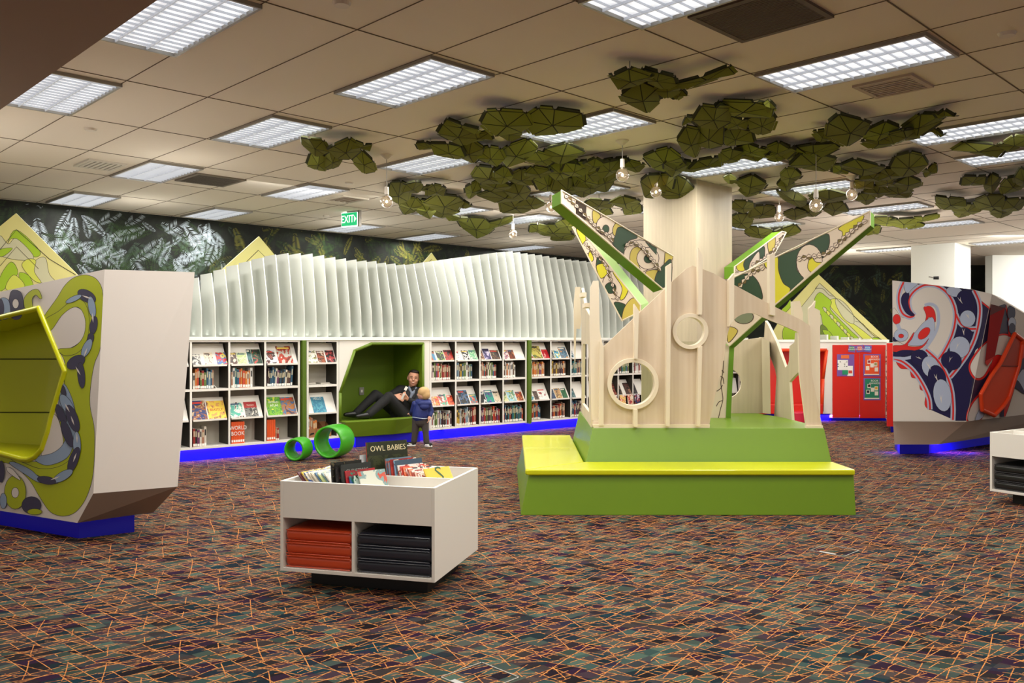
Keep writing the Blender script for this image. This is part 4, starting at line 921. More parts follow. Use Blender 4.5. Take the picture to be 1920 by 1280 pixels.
# ================================================================== MOUNTAIN PANELS
MT = mat('mountain_cream', (222, 216, 140), .7); MG = mat('mountain_pale', (206, 204, 168), .7); ML = mat('mountain_lime', (164, 200, 40), .7); ML2 = mat('mountain_yellow', (214, 220, 90), .7); LN = mat('art_line', (70, 70, 50), .8); MO = mat('mountain_olive', (110, 130, 50), .7)
def mountain(label, a, b_, outline, art, o, sc, thick=.03):
    pl = vplane(a, b_); t = thing('mountain_panel', label, 'wall panel', loc=(a[0], a[1], 0))
    n = -pl.n*thick; mb = MB(); slab(mb, [[(o[0]+x*sc, o[1]+y*sc) for x, y in outline]], pl, n, MT, MG); bd_ = mb.build('board', t)
    A = Art(pl, o, sc, None, LN); art(A); A.mb.build('artwork', bd_, weld=False); return t
def artR(A):
    A.fill(MG, [(925,45),(1040,150),(1150,260),(1320,430),(1390,500),(640,500),(760,260),(880,110)], False)
    A.fill(ML2, [(1010,180),(1060,170),(1060,200),(1080,260),(1140,340),(1195,370),(1290,440),(1360,505),(1290,505),(1180,400),(1070,300),(1010,230)])
    A.fill(MG, [(1055,170),(1120,200),(1190,290),(1195,370),(1120,330),(1060,230)])
    A.fill(ML, [(925,120),(975,150),(1020,195),(1010,250),(1080,330),(1170,420),(1240,505),(1060,505),(960,400),(935,300),(890,250),(885,170)])
    A.fill(ML, [(690,180),(695,230),(650,280),(620,260),(660,220)]); A.fill(ML, [(1350,480),(1400,480),(1410,505),(1350,505)], False)
    A.fill(ML2, [(700,340),(770,310),(800,505),(640,505)]); A.fill(ML, [(640,400),(740,380),(750,505),(640,505)])
    for k in range(9): A.fill(ML2 if k % 2 else MG, [(950+k*27,240+k*29),(975+k*27,245+k*29),(990+k*27,285+k*29),(965+k*27,272+k*29)])
    A.fill(MO, [(935,380),(990,420),(980,505),(935,505)]); A.fill(ML, [(950,420),(1000,430),(1040,490),(1000,500),(960,450)])
    A.stroke(LN, [(890,90),(925,45),(1040,150),(1150,260),(1330,430),(1430,505)], 3, False); A.stroke(LN, [(1210,350),(1270,370),(1340,450),(1420,500)], 3); A.stroke(LN, [(890,90),(950,90),(1000,140),(1030,150)], 3)
d = 17.3
mountain('tall cream and lime mountain shaped panel above the red cupboard', (0, d), (10, d), [(913,-28),(1170,215),(1475,500),(1475,560),(480,560),(640,280),(700,200)], artR, (1320, 520), .2344)
def artL(A):
    A.fill(ML, [(0,265),(60,98),(140,170),(120,190),(60,130),(30,150)] if False else [(60,98),(145,175),(120,195),(50,130),(28,150)], True)
    A.fill(MG, [(0,120),(30,150),(60,130),(120,190),(100,210),(0,190)]); A.fill(ML, [(0,170),(45,165),(20,190),(0,195)])
    A.fill(MG, [(130,210),(165,200),(180,260),(215,300),(150,290),(125,250)]); A.fill(ML, [(70,255),(105,265),(120,305),(80,300)]); A.fill(ML, [(0,270),(40,215),(65,255),(30,300),(0,320)]); A.fill(ML2, [(20,310),(50,262),(90,300),(60,325)])
    A.fill(ML2, [(100,205),(130,210),(125,250),(150,290),(120,280),(80,230)])
    A.stroke(LN, [(0,170),(60,98),(180,205),(275,262)], 2.5, False); A.stroke(LN, [(0,230),(60,160),(140,240)], 2, False)
mountain('cream and lime mountain shaped panel behind the yellow green pod at left', (-6.6, 9.9), (-4.6, 10.4), [(-300,330),(58,38),(285,265),(420,400),(420,640),(-300,640)], artL, (0, 380), .5155)
def artM(A): A.stroke(LN, [(250,190),(330,112),(370,152),(335,150)], 3, False)
mountain('plain cream mountain shaped panel rising behind the left fins', (fx(400, 12.75), 12.75), (fx(520, 12.75), 12.75+.6), [(150,215),(333,52),(415,150),(470,215),(470,430),(150,430)], artM, (340, 420), .4375)
mountain('small cream mountain tip behind the middle fins', (fx(780, 15.2), 15.2), (fx(840, 15.2), 15.2+.4), [(1020,185),(1073,123),(1110,175),(1130,230),(1000,230)], lambda A: A.stroke(LN, [(1050,170),(1075,150)], 2), (340, 420), .4375)
# ================================================================== LEFT POD
LNW = mat('art_line_dark', (56, 54, 60), .8); AB = mat('art_pale_blue', (146, 166, 192), .45); AN = mat('art_navy_grey', (62, 58, 84), .45); AL = mat('art_lime', (176, 186, 16), .45)
def sweep(mb, pts, r, m, n=10, closed=False):
    k = len(pts)
    for i in range(k if closed else k-1): mb.cyl(pts[i], pts[(i+1) % k], r, r, m, n, False); mb.ell(pts[i], (r, r, r), m, n, 6)
    mb.ell(pts[-1], (r, r, r), m, n, 6)
def P3(a, b, c):
    a, b, c = V(a), V(b), V(c); n = (b-a).cross(c-a).normalized()
    if n.dot(V((0, 0, HC))-a) < 0: n = -n
    return Plane(a, n)
B0 = onz(145, 980, .15); B1 = onz(0, 957, .15); T2 = at(196, 505, 6.62)
PL = P3(B0, B1, T2)
po = thing('play_pod', 'large white faceted seating pod with yellow green swirl artwork at left edge', 'seating pod', loc=(B0.x-.5, B0.y+.5, 0))
Fp = [(145, 980), (175, 925), (196, 505), (-330, 618), (-330, 905)]
F3 = [PL.hit(*q) for q in Fp]
R0 = onz(288, 960, .15); d1 = F*(HC-F3[1].z)/(912-YH); R1 = at(333, 912, d1); d2 = F*(F3[2].z-HC)/(YH-510); R2 = at(365, 510, d2)
G = [R0, R1, R2, F3[3]+V((.35, .75, 0)), F3[4]+V((.35, .75, 0))]
hole = [(-330,300),(0,235),(180,192),(300,483),(235,700),(222,760),(195,840),(165,875),(135,889),(100,887),(0,860),(-330,840)]
hp = [(x*.40625, 500+y*.40625) for x, y in hole]; hp[0] = (-330, 620-0); hp = hp[1:-1]; hp = [(-200, 652)]+hp+[(-200, 836)]
h3 = [PL.hit(*q) for q in hp]
WP = mat('pod_white', (224, 216, 208), .5)
mb = MB(); poly_fill(mb, [F3, h3], WP); mb.add(G, [(0, 1, 2, 3, 4)], WP)
mb.add([F3[1], F3[2], R2, R1], [(0, 1, 2, 3)], WP); mb.add([F3[2], F3[3], G[3], R2], [(0, 1, 2, 3)], WP); mb.add([F3[3], F3[4], G[4], G[3]], [(0, 1, 2, 3)], WP)
sh_ = mb.build('shell', po)
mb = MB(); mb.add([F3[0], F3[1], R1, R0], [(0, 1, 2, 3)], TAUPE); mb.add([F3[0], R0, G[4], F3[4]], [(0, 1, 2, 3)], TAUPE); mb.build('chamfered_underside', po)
dv = V((.18, .52, 0)); bk = [p+dv*.95 for p in h3]; k = len(h3)
mb = MB(); mb.add(h3+bk, [(i, (i+1) % k, k+(i+1) % k, k+i) for i in range(k)], POD_LIME); mb.build('niche_lining', po)
# back cushions with seams between them
zz = sorted([p.z for p in bk]); mb = MB(); poly_fill(mb, [bk], POD_LIME)
nb_ = mb.build('niche_back', po)
mb = MB(); BPn = P3(bk[1], bk[5], bk[10]); 
for (ya, yb) in ((500, 671), (676, 771), (776, 828)):
    def clipb(x, y): return BPn.hit(x, y, .0)
    q = [(-150, ya), (126, ya), (126, yb), (-150, yb)]; inn = clip_poly(q, [((960+F*p.x/p.y), (YH-F*(p.z-HC)/p.y)) for p in bk[1:]]) if False else q
mb2 = MB()
for y in (673, 773): sweep(mb2, [BPn.hit(-100, y, .004), BPn.hit(118 if y == 673 else 100, y, .004)], .006, mat('seam_dark', (70, 74, 6), .6), 6)
mb2.build('seams', nb_)
mb = MB(); sweep(mb, h3[1:-1], .024, LIMEV, 10); mb.build('rolled_edge', po, smooth=True)
A = Art(PL, (0, 500), .40625, None, LNW)
bnd = [(0-40, 500+75*.40625+12), (195.5, 506), (174.5, 926), (144, 979), (-40, 951)]; A.b = [(-60, 561), (195.5, 506), (174.5, 925), (144.5, 979.5), (-60, 947)]
O = lambda *p: p
A.fill(AL, [(205,225),(262,145),(300,85),(345,48),(400,38),(450,62),(475,130),(473,300),(460,385),(435,450),(418,555),(416,645),(436,760),(430,950),(400,1060),(350,1130),(290,1150),(232,1130),(185,1065),(140,990),(75,925),(30,905),(0,900),(0,860),(100,890),(240,860),(300,480),(262,375),(205,240)])
A.fill(WP, [(230,290),(295,210),(345,185),(388,215),(396,290),(370,345),(315,378),(265,378)])
A.fill(AL, [(200,250),(270,205),(340,150),(390,165),(412,240),(400,340),(360,395),(300,410),(270,380),(340,370),(385,320),(394,250),(372,195),(335,188),(285,225),(232,295)])
A.fill(WP, [(232,700),(262,690),(285,760),(290,820),(255,860),(190,868)])
A.fill(AB, [(160,880),(240,860),(290,820),(300,760),(270,650),(290,540),(330,600),(352,700),(345,800),(310,880),(230,915),(180,905)])
A.fill(AL, [(40,880),(100,900),(180,930),(260,925),(320,890),(345,830),(352,880),(330,950),(260,985),(180,965),(110,925)])
A.fill(AB, [(44,908),(70,902),(140,935),(190,975),(260,985),(260,1000),(180,995),(120,960)])
for c, rx, ry, rot, m in [((400,135),46,26,30,AN),((340,148),40,12,-25,AB),((424,185),50,17,80,AB),((432,270),42,17,100,AN),((418,330),26,15,100,AN),((400,375),46,19,115,AB),((350,440),46,28,150,AN),((375,500),60,17,85,AN),((290,570),32,12,70,AN),((310,640),58,24,60,AB),((335,700),66,25,70,AN),((280,680),50,18,65,AN),((310,770),66,20,70,AN),((355,820),60,18,88,AB),((340,890),62,21,110,AN),((290,965),52,20,150,AB),((215,985),44,18,10,AN)]:
    A.dot(m, c, rx, ry, rot)
for c, a_ in (((400,140),20),((428,235),85),((395,395),110),((360,480),60),((310,650),60),((335,710),70),((345,880),110),((255,975),160),((355,790),88)):
    r_ = rad(a_); dx, dy = cos(r_)*24, sin(r_)*24; A.fill(WP, [(c[0]-dx,c[1]-dy),(c[0]+dy*.16,c[1]-dx*.16),(c[0]+dx,c[1]+dy),(c[0]-dy*.16,c[1]+dx*.16)], False, False)
A.fill(AN, [(48,120),(75,108),(100,125),(108,180),(95,235),(60,240),(40,200)]); A.dot(WP, (72,170), 15, 22)
A.fill(AB, [(0,150),(40,155),(45,230),(0,235)]); A.fill(AN, [(0,150),(14,165),(18,200),(8,240),(0,240)])
A.fill(AL, [(110,150),(140,112),(175,105),(193,140),(185,148),(165,130),(148,150),(150,195),(120,200)])
A.dot(AL, (70,1040), 50, 78); A.dot(WP, (70,1042), 17, 24); A.dot(AN, (145,1100), 45, 40); A.dot(AL, (160,1130), 34, 14); A.dot(AN, (5,945), 16, 50); A.dot(AB, (15,1080), 16, 36); A.fill(WP, [(30,925),(60,935),(95,985),(40,950)], True)
A.mb.build('swirl_artwork', sh_, weld=False)
pc = onz(148, 1009, 0); pv = (B1-B0).normalized(); mb = MB(); q = [pc, pc+pv*3.2, pc+pv*3.2+V((.3, .5, 0)), onz(252, 997, 0)]
mb.hexa([tuple(p) for p in q]+[(p.x, p.y, .15) for p in q], BLUED); mb.build('plinth', po)

# ================================================================== RIGHT POD
OR, SR = (1660, 510), 260/924
def PR(x, y): return (OR[0]+x*SR, OR[1]+y*SR)
dR = 11.9
PA = Plane((0, dR, 0), (0, -1, 0)); fa = PA.hit(1812, 790); fb = PA.hit(1860, 551); zc_ = fa.z; cc = at(1920, 777, F*(HC-zc_)/(777-YH)); PB = P3(fa, fb, cc)
rp = thing('play_pod', 'large white faceted seating pod with red and navy swirl artwork at right edge', 'seating pod', loc=(fa.x, fa.y+.4, 0))
RA = [PA.hit(*q) for q in ((1674.5, 790), (1812, 790), (1860, 551), (1819, 541.6), (1673, 525.5))]
niche = [PR(705,213), PR(800,238), PR(772,350), PR(730,560), PR(682,622), PR(664,606)]
RB = [PB.hit(*q) for q in ((1812, 790), (1920, 777), (2060, 760), (2060, 672), (1920, 587), (1860, 551))]
n3 = [PB.hit(*q) for q in niche]
mb = MB(); poly_fill(mb, [RA], WP); poly_fill(mb, [RB, n3], WP)
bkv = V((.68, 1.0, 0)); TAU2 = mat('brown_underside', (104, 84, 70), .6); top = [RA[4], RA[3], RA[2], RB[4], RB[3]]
for a, b_ in zip(top, top[1:]): mb.add([a, b_, b_+bkv, a+bkv], [(0, 1, 2, 3)], WP)
mb.add([RA[0], RA[4], RA[4]+bkv, RA[0]+bkv], [(0, 1, 2, 3)], WP); mb.add([RB[2], RB[3], RB[3]+bkv, RB[2]+bkv], [(0, 1, 2, 3)], WP)
mb.add([q+bkv for q in (RA[0], RA[1], RB[2], RB[3], RB[4], RA[2], RA[3], RA[4])], [tuple(range(8))], WP)
sh2_ = mb.build('shell', rp)
u = [onz(1677, 833, .18), onz(1760, 833, .18), onz(1899, 811.5, .18)]; ub = u[2]+(u[2]-u[1])*.6
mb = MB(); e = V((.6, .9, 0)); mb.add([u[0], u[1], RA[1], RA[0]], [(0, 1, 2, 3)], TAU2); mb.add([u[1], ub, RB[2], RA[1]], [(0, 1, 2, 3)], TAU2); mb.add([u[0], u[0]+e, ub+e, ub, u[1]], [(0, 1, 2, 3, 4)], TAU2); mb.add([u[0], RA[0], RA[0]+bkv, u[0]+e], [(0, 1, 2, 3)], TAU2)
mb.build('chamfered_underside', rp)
q = [onz(1687, 851, 0), onz(1742, 850, 0), onz(1897, 826, 0)]; q = q+[q[2]+V((.2, .5, 0)), q[0]+V((.2, .6, 0))]
mb = MB(); mb.add(q+[V((p.x, p.y, .18)) for p in q], [(4, 3, 2, 1, 0), (5, 6, 7, 8, 9)]+[(i, (i+1) % 5, 5+(i+1) % 5, 5+i) for i in range(5)], BLUEK); mb.build('plinth', rp)
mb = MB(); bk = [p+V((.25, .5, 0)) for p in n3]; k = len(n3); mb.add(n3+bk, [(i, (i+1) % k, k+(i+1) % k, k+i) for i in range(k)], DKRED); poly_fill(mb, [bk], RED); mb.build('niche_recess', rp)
XR = mat('art_red', (222, 40, 36), .45); XN = mat('art_navy', (26, 20, 72), .45); XN2 = mat('art_navy_fold_shading', (46, 40, 72), .45); XB = mat('art_ice_blue', (180, 190, 214), .45)
def rightart(pl, bound, shift):
    A = Art(pl, OR, SR, bound, LNW); A.lw = .22
    A.fill(XN, [(130,62),(590,118),(640,180),(700,246),(700,330),(690,430),(600,520),(560,640),(600,715),(680,700),(640,800),(550,920),(545,990),(470,990),(300,915),(300,850),(240,740),(180,640),(120,585),(52,560),(52,520),(200,540),(270,515),(360,580),(440,430),(470,300),(440,200),(380,120),(250,90)], False)
    A.fill(XN2, [(655,200),(800,215),(830,300),(835,430),(780,560),(640,790),(580,870),(545,985),(585,700),(635,400)], False)  # paler navy paints the shading shift right of the fold
    A.fill(WP, [(700,130),(720,150),(800,210),(700,245),(630,185),(625,130)], False, False)
    A.fill(XR, [(620,175),(700,240),(705,258),(640,205)], False)
    # white lobes edged in red
    A.fill(XR, [(850,430),(790,408),(720,430),(640,490),(565,590),(558,660),(600,718),(660,705),(720,620),(780,560),(850,470)]); A.fill(WP, [(850,440),(790,420),(720,442),(645,500),(575,600),(570,655),(605,703),(655,690),(710,600),(770,560),(850,480)])
    A.fill(XR, [(640,800),(560,890),(538,990),(600,1000),(640,985),(655,900)]); A.fill(WP, [(640,820),(575,890),(550,985),(600,985),(636,960),(650,900)])
    A.fill(XR, [(720,570),(760,550),(800,580),(760,640),(660,780),(690,680)]); A.fill(XR, [(805,215),(830,300),(838,430),(820,430),(815,300),(800,240)], False)
    # white spiral field on the left
    A.fill(WP, [(52,60),(95,64),(95,130),(95,240),(120,290),(60,280),(52,240)], False, False)
    A.fill(WP, [(52,240),(110,300),(190,300),(175,240),(170,170),(225,105),(300,92),(380,110),(440,200),(468,300),(440,430),(370,570),(330,600),(210,520),(52,430)])
    A.fill(WP, [(52,600),(90,600),(180,690),(260,800),(290,915),(470,990),(52,992)], False, False)
    A.fill(XR, [(70,585),(100,640),(160,650),(175,700),(225,715),(232,780),(270,800),(262,880),(290,915),(310,900),(300,820),(230,700),(140,610)])
    for w, m in ((34, XB), (12, XR)):
        A.stroke(m, [(55,575),(120,600),(190,660),(250,750),(290,840),(298,915)], w)
        A.stroke(m, [(265,512),(350,590),(410,690),(442,790),(452,900),(450,985)], w)
        A.stroke(m, [(590,118),(625,200),(628,300),(600,430),(550,540),(480,640),(430,700)], w)
        A.stroke(m, [(192,290),(160,300),(115,275),(92,215),(92,140),(122,65)], w)
        A.stroke(m, [(195,290),(165,250),(158,180),(200,120),(270,85),(350,95),(420,150),(462,240),(465,330),(440,430),(390,530),(355,580)], w)
        A.stroke(m, [(470,280),(500,340),(550,375),(605,378)], w)
    A.fill(XN, [(150,130),(160,160),(152,200),(165,250),(195,285),(170,292),(130,262),(105,200),(115,150)])
    A.fill(XB, [(130,64),(215,75),(180,110),(150,140),(130,120)])
    A.fill(XR, [(255,235),(300,228),(330,265),(335,330),(310,320),(290,300),(260,350),(272,290)])
    A.fill(XB, [(310,300),(330,350),(320,420),(270,480),(200,490),(150,480),(175,430),(200,400),(250,340)])
    A.stroke(XB, [(262,222),(300,212),(340,235),(355,300),(340,390),(280,490),(210,550),(130,575),(52,565)], 20)
    A.dot(XR, (258,408), 50, 28, -45)
    A.fill(XR, [(52,490),(130,480),(190,400),(180,440),(150,490),(240,490),(290,440),(250,500),(180,525),(52,530)]); A.fill(XN, [(52,434),(100,432),(145,425),(100,455),(52,460)]); A.fill(XN, [(52,545),(110,520),(190,522),(190,530),(120,560),(52,560)])
    A.dot(XB, (105,420), 48, 42); A.dot(XR, (105,425), 18, 14); A.dot(XR, (76,314), 26, 34); A.stroke(XB, [(80,345),(95,380)], 24)
    # feather scales
    for c, rx, ry, rot, m in [((460,130),55,34,10,XB),((530,200),58,80,-8,XN),((548,310),52,56,0,XB),((525,420),58,52,5,XN),((495,500),68,72,15,XB),((440,590),70,62,20,XN),((228,570),58,54,20,XN),((300,630),56,72,-15,XB),((345,710),60,92,-12,XN),((380,820),60,108,-8,XB),((840,270),26,50,0,XN),((845,340),26,40,0,XB),((845,375),22,36,0,XN)]: A.dot(m, c, rx, ry, rot)
    for c, a_, l in [((500,185),60,50),((522,395),85,45),((432,580),110,40),((225,570),30,36),((290,620),65,60),((340,700),70,50),((372,840),85,60),((550,290),60,40),((480,490),110,50)]:
        r_ = rad(a_); dx, dy = cos(r_)*l, sin(r_)*l
        A.fill(WP, [(c[0]-dx*.5-9, c[1]-dy*.5), (c[0]-dx*.1, c[1]), (c[0]+dx*.6, c[1]+dy*.6), (c[0]-dx*.1-5, c[1]+2)], False, False); A.fill(WP, [(c[0]-dx*.5+12, c[1]-dy*.5), (c[0]+3, c[1]), (c[0]+dx*.6, c[1]+dy*.6), (c[0]-2, c[1])], False, False)
    A.fill(XB, [(618,930),(650,900),(655,960),(600,992)]); A.fill(XN, [(770,930),(790,880),(800,960),(768,965)]); A.fill(XR, [(790,930),(800,880),(830,800),(860,740),(880,660),(860,780),(800,960)])
    A.fill(XN, [(880,560),(924,540),(924,650),(885,690)]); A.fill(XB, [(885,690),(924,650),(924,800),(870,740)]); A.fill(XN, [(850,760),(880,720),(924,790),(924,812),(880,780)]); A.fill(XR, [(905,520),(924,510),(924,570),(900,575)])
    return A.mb
bA_ = [PR(47, 58), PR(566, 114), PR(712, 146), PR(540, 993), PR(50, 993)]
# convex halves of each face
bA_ = [(1673.5, 526), (1819, 542), (1859.5, 551.5), (1811.5, 789.5), (1675, 789.5)]
bB_ = [(1860.5, 551.8), (1920, 588), (2058, 673), (2058, 760), (1812.5, 789.5)]
rightart(PA, bA_, 0).build('swirl_artwork', sh2_, weld=False); 
am = rightart(PB, bB_, 0)
mbq = MB(); mbq.v, mbq.f, mbq.m, mbq.mats = am.v, am.f, am.m, am.mats
# the artwork stops at the opening of the recess
cx = [tuple(p) for p in niche]
def inside(x, y, poly):
    c = False
    for i in range(len(poly)):
        a, b_ = poly[i], poly[i-1]
        if (a[1] > y) != (b_[1] > y) and x < (b_[0]-a[0])*(y-a[1])/(b_[1]-a[1])+a[0]: c = not c
    return c
mb = MB()
# recess drawn as a red lined pocket just proud of the artwork, with the tilted seat panel beside it
mbq.build('swirl_artwork', sh2_, weld=False)
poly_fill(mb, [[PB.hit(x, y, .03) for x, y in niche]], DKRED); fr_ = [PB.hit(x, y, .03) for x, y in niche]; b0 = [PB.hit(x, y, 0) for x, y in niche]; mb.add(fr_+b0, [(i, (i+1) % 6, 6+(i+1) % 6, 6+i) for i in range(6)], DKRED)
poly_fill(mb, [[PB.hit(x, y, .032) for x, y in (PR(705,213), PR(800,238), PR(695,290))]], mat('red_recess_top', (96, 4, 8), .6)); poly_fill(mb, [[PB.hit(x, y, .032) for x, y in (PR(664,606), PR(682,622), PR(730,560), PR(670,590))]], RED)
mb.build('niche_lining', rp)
seat = [PR(862,412), PR(912,450), PR(914,480), PR(890,625), PR(825,835), PR(785,895), PR(725,955), PR(645,918), PR(637,812), PR(700,700), PR(765,610)]
mb = MB(); s0 = [PB.hit(x, y, .05) for x, y in seat]; s1 = [PB.hit(x, y, 0) for x, y in seat]; poly_fill(mb, [s0], ORED); k = len(seat); mb.add(s0+s1, [(i, (i+1) % k, k+(i+1) % k, k+i) for i in range(k)], ORED)
ss_ = mb.build('seat_shell', rp)
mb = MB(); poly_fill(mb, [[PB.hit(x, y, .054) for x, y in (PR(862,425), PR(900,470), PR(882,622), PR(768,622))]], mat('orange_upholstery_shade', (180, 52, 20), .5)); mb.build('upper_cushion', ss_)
mb = MB(); sweep(mb, [PB.hit(x, y, .06) for x, y in seat], .03, ORED, 8, True); sweep(mb, [PB.hit(*PR(765, 624), .056), PB.hit(*PR(886, 627), .056)], .008, mat('seam_red', (120, 30, 12), .5), 6); mb.build('rolled_edge', rp, smooth=True)

# ================================================================== BOOK BINS with cushions
def bin_proto(label, loc, rotz, cmat, clabel, lab2, only=None):
    t = thing('book_bin', label, 'book bin', loc=loc, rotz=rotz); w, dp, z0, z1, zm, th = 1.026, .845, .107, .668, .44, .02
    def bx(*a, nm='panel', m=WHITE): mb = MB(); mb.box(a[:3], a[3:], m); return local(t, mb.build(nm, bevel=.0015))
    bx(0, 0, z0, th, dp, z1, nm='side_panel'); bx(w-th, 0, z0, w, dp, z1, nm='side_panel'); bx(th, dp-th, z0, w-th, dp, z1, nm='back_panel')
    bx(th, 0, zm, w-th, th, z1, nm='front_panel'); bx(th, 0, z0, w-th, dp-th, z0+.022, nm='bottom_panel'); bx(th, th, zm+.075, w-th, dp-th, zm+.093, nm='bin_floor')
    bx(w*.475, 0, z0+.022, w*.475+.018, dp-th, zm, nm='divider'); bx(th, dp*.45, zm+.094, w-th, dp*.45+.014, z1-.004, nm='bin_divider')
    bx(th, dp*.8, z0+.022, w-th, dp*.8+.01, zm, nm='compartment_back', m=SHELFIN)
    bx(.14, .14, 0, w-.10, dp-.12, z0, nm='plinth', m=BLACK)
    M = MX.Translation(V(loc))@MX.Rotation(rotz, 4, 'Z')
    for side in (0, 1):
        x0 = th+.004 if side == 0 else w*.475+.022; x1 = w*.475-.004 if side == 0 else w-th-.004
        for k in range(3):
            m = cmat[side]; h = .079; z = z0+.024+k*(h+.0015)
            c = thing('floor_cushion', '%s seat cushion, %s of three in the %s' % (clabel[side], ['bottom', 'middle', 'top'][k], lab2[side]), 'cushion', loc=M@V(((x0+x1)/2, .3, z)), rotz=rotz, group='stacked cushions under the book bins')
            hw = (x1-x0)/2; mb = MB(); mb.box((-hw, -.285, 0), (hw, .26, h), m); o = local(c, mb.build('cover', bevel=.03, seg=6, smooth=True))
            mb = MB(); s = [V((-hw+.012, -.288, .006)), V((hw-.012, -.288, .006))]; mb.cyl(s[0], s[1], .0035, .0035, m, 6); mb.cyl((-hw+.012, -.288, h-.008), (hw-.012, -.288, h-.008), .0035, .0035, m, 6); local(c, mb.build('piping'))
    return t, M, (w, dp, z0, z1, zm)
tb = onz(525.4, 1069.4, .107); fr2 = onz(813.6, 1092.4, .107); angb = math.atan2(fr2.y-tb.y, fr2.x-tb.x)
b1, M1, dm = bin_proto('low white book bin full of picture books, orange and navy cushions beneath', (tb.x, tb.y, 0), angb, (ORANGE, NAVYV), ('glossy orange', 'dark navy'), ('left compartment of the near bin', 'right compartment of the near bin'))
tb2 = onz(1856, 920, .107)
b2, M2, _ = bin_proto('low white book bin cut by the right picture edge, black cushions beneath', (tb2.x, tb2.y, 0), rad(-57), (BLACKV, BLACKV), ('black', 'black'), ('near compartment of the right edge bin', 'far compartment of the right edge bin'))
q = onz(1917, 826, .0); mb = MB(); 
# picture books in the near bin. (x, y, lean about y-axis, width(depth), height, thick, colours, title)
w, dp, z0, z1, zm = dm; zf_ = zm+.095; yd = dp*.45
def pbook(M, x, y, z, yaw, lean, wd, h, th, c0, c1, c2, label, title=None, tcol=(240, 230, 190), tz=.85, ts=.05, side=1, spine=None, pitch=0.):
    x += h*sin(lean)*cos(yaw)*.9; y -= h*sin(lean)*abs(sin(yaw))*0
    L_ = M@MX.Translation((x, y, z+th*sin(lean)*0))@MX.Rotation(yaw, 4, 'Z')@MX.Rotation(-lean, 4, 'Y')@MX.Rotation(pitch, 4, 'X')
    pm = print_mat(random.randint(100, 300), c0, c1, c2, 9); mb = MB()
    mb.box((0, 0, 0), (.002, wd, h), pm, L_); mb.box((th-.002, 0, 0), (th, wd, h), pm, L_); mb.box((.002, 0, 0), (th-.002, .002, h), mat('sp_%d_%d_%d' % (spine or c0), spine or c0, .5), L_); mb.box((.002, .002, .003), (th-.002, wd-.004, h-.003), PAGE, L_)
    mb.box((.001, -.0008, h*.06), (th-.001, 0, h*.16), STICK, L_)
    o = mb.build('picture_book'); tag(o, label, 'book', 'picture books in the near bin')
    if title:
        R3 = L_.to_3x3(); mm = mat('ink_%d_%d_%d' % tcol, tcol, .5)
        mb = MB(); mb.box((th, wd*.04, h*(tz-.13)), (th+.0006, wd*.98, h*.99), mat('cov_%d_%d_%d' % c0, c0, .4), L_); mb.build('title_panel', o)
        text(title, ts, mm, facing(L_@V((th+.0014, wd*.52, h*tz)), R3@V((0, 1, 0)), R3@V((0, 0, 1))), 'title_lettering', o, squash=.9)
    return o
PL_ = rad(18)
# rear compartment, left to right; covers face right (toward camera-right)
rear = yd+.03
pbook(M1, .34, rear, zf_, -.62, .10, .25, .25, .008, (200,206,212), (170,180,190), (120,120,120), 'pale grey thin book standing left of the large owl book')
pbook(M1, .375, rear, zf_, -.70, .16, .30, .335, .012, (38,44,24), (60,66,36), (24,28,18), 'tall dark green picture book titled OWL BABIES, highest in the bin', 'OWL BABIES', (236,224,180), .86, .052, spine=(190,50,40))
spec = [(.515, .235, (110,140,160), (90,120,140), (190,90,70), 'grey blue thin book right of the owl book'), (.535, .22, (130,150,170), (180,90,70), (220,210,200), 'pale blue book with red spine behind the bear book'), (.55, .23, (190,60,50), (150,40,40), (220,200,180), 'red picture book directly behind the bear book')]
for x, h, a_, b_, c_, l in spec: pbook(M1, x, rear, zf_, -.62, .22, .2, h, .009, a_, b_, c_, l, spine=(196, 70, 56))
pbook(M1, .57, rear, zf_, -.62, .26, .22, .225, .01, (60,84,104), (110,150,180), (190,150,90), 'blue grey picture book titled SCRUFFY BEAR', 'SCRUFFY BEAR', (222,190,110), .72, .032, spine=(180, 40, 40))
for k in range(9):
    c = [(220,220,226),(200,60,50),(236,120,80),(60,60,70),(214,130,100),(190,190,200),(230,190,170),(224,160,120),(236,226,210)][k]
    pbook(M1, .595+k*.0195, rear, zf_, -.62, .40+.03*k, .2, .2-.004*k, .009, c, (230,220,210), (160,70,60), '%s picture book, %s of the leaning ones right of the bear book' % (['white','red','salmon','dark','tan','pale grey','pink','peach','cream'][k], ordn(k)), spine=(210, 90, 66))
pbook(M1, .775, rear, zf_, -.62, .62, .2, .2, .01, (236,190,40), (240,200,60), (250,214,90), 'yellow picture book with large dark green S, rightmost in the bin', 'S', (40,90,50), .74, .15)
# front compartment, middle
fy = .075
for k, (x, h, a_, b_, c_, l, ti, ln) in enumerate([(.30, .245, (40,40,36), (20,20,20), (90,84,60), 'dark book with lettered black spine, tallest in the front compartment', None, .12), (.33, .215, (30,30,32), (50,44,44), (120,60,60), 'black book second of the dark books in front', None, .14), (.36, .235, (44,48,46), (60,60,58), (70,70,66), 'dark grey picture book titled CHRISTMAS', 'CHRISTMAS', .2),
    (.39, .20, (180,30,40), (150,30,40), (40,140,110), 'red topped picture book beside the Christmas book', None, .3), (.42, .17, (60,100,160), (40,130,110), (120,60,110), 'blue picture book low in the front compartment', None, .34), (.445, .175, (40,130,90), (30,90,70), (190,210,200), 'green picture book low in the front compartment', None, .36)]):
    pbook(M1, x, fy, zf_, -.55, ln, .22, h, .014 if k < 3 else .009, a_, b_, c_, l, ti, (150,150,146), .8, .035)
pbook(M1, .475, fy, zf_, -.55, .42, .2, .205, .008, (210,214,200), (130,160,160), (200,80,60), 'white and teal picture book with red lettering, front of the middle group', None)
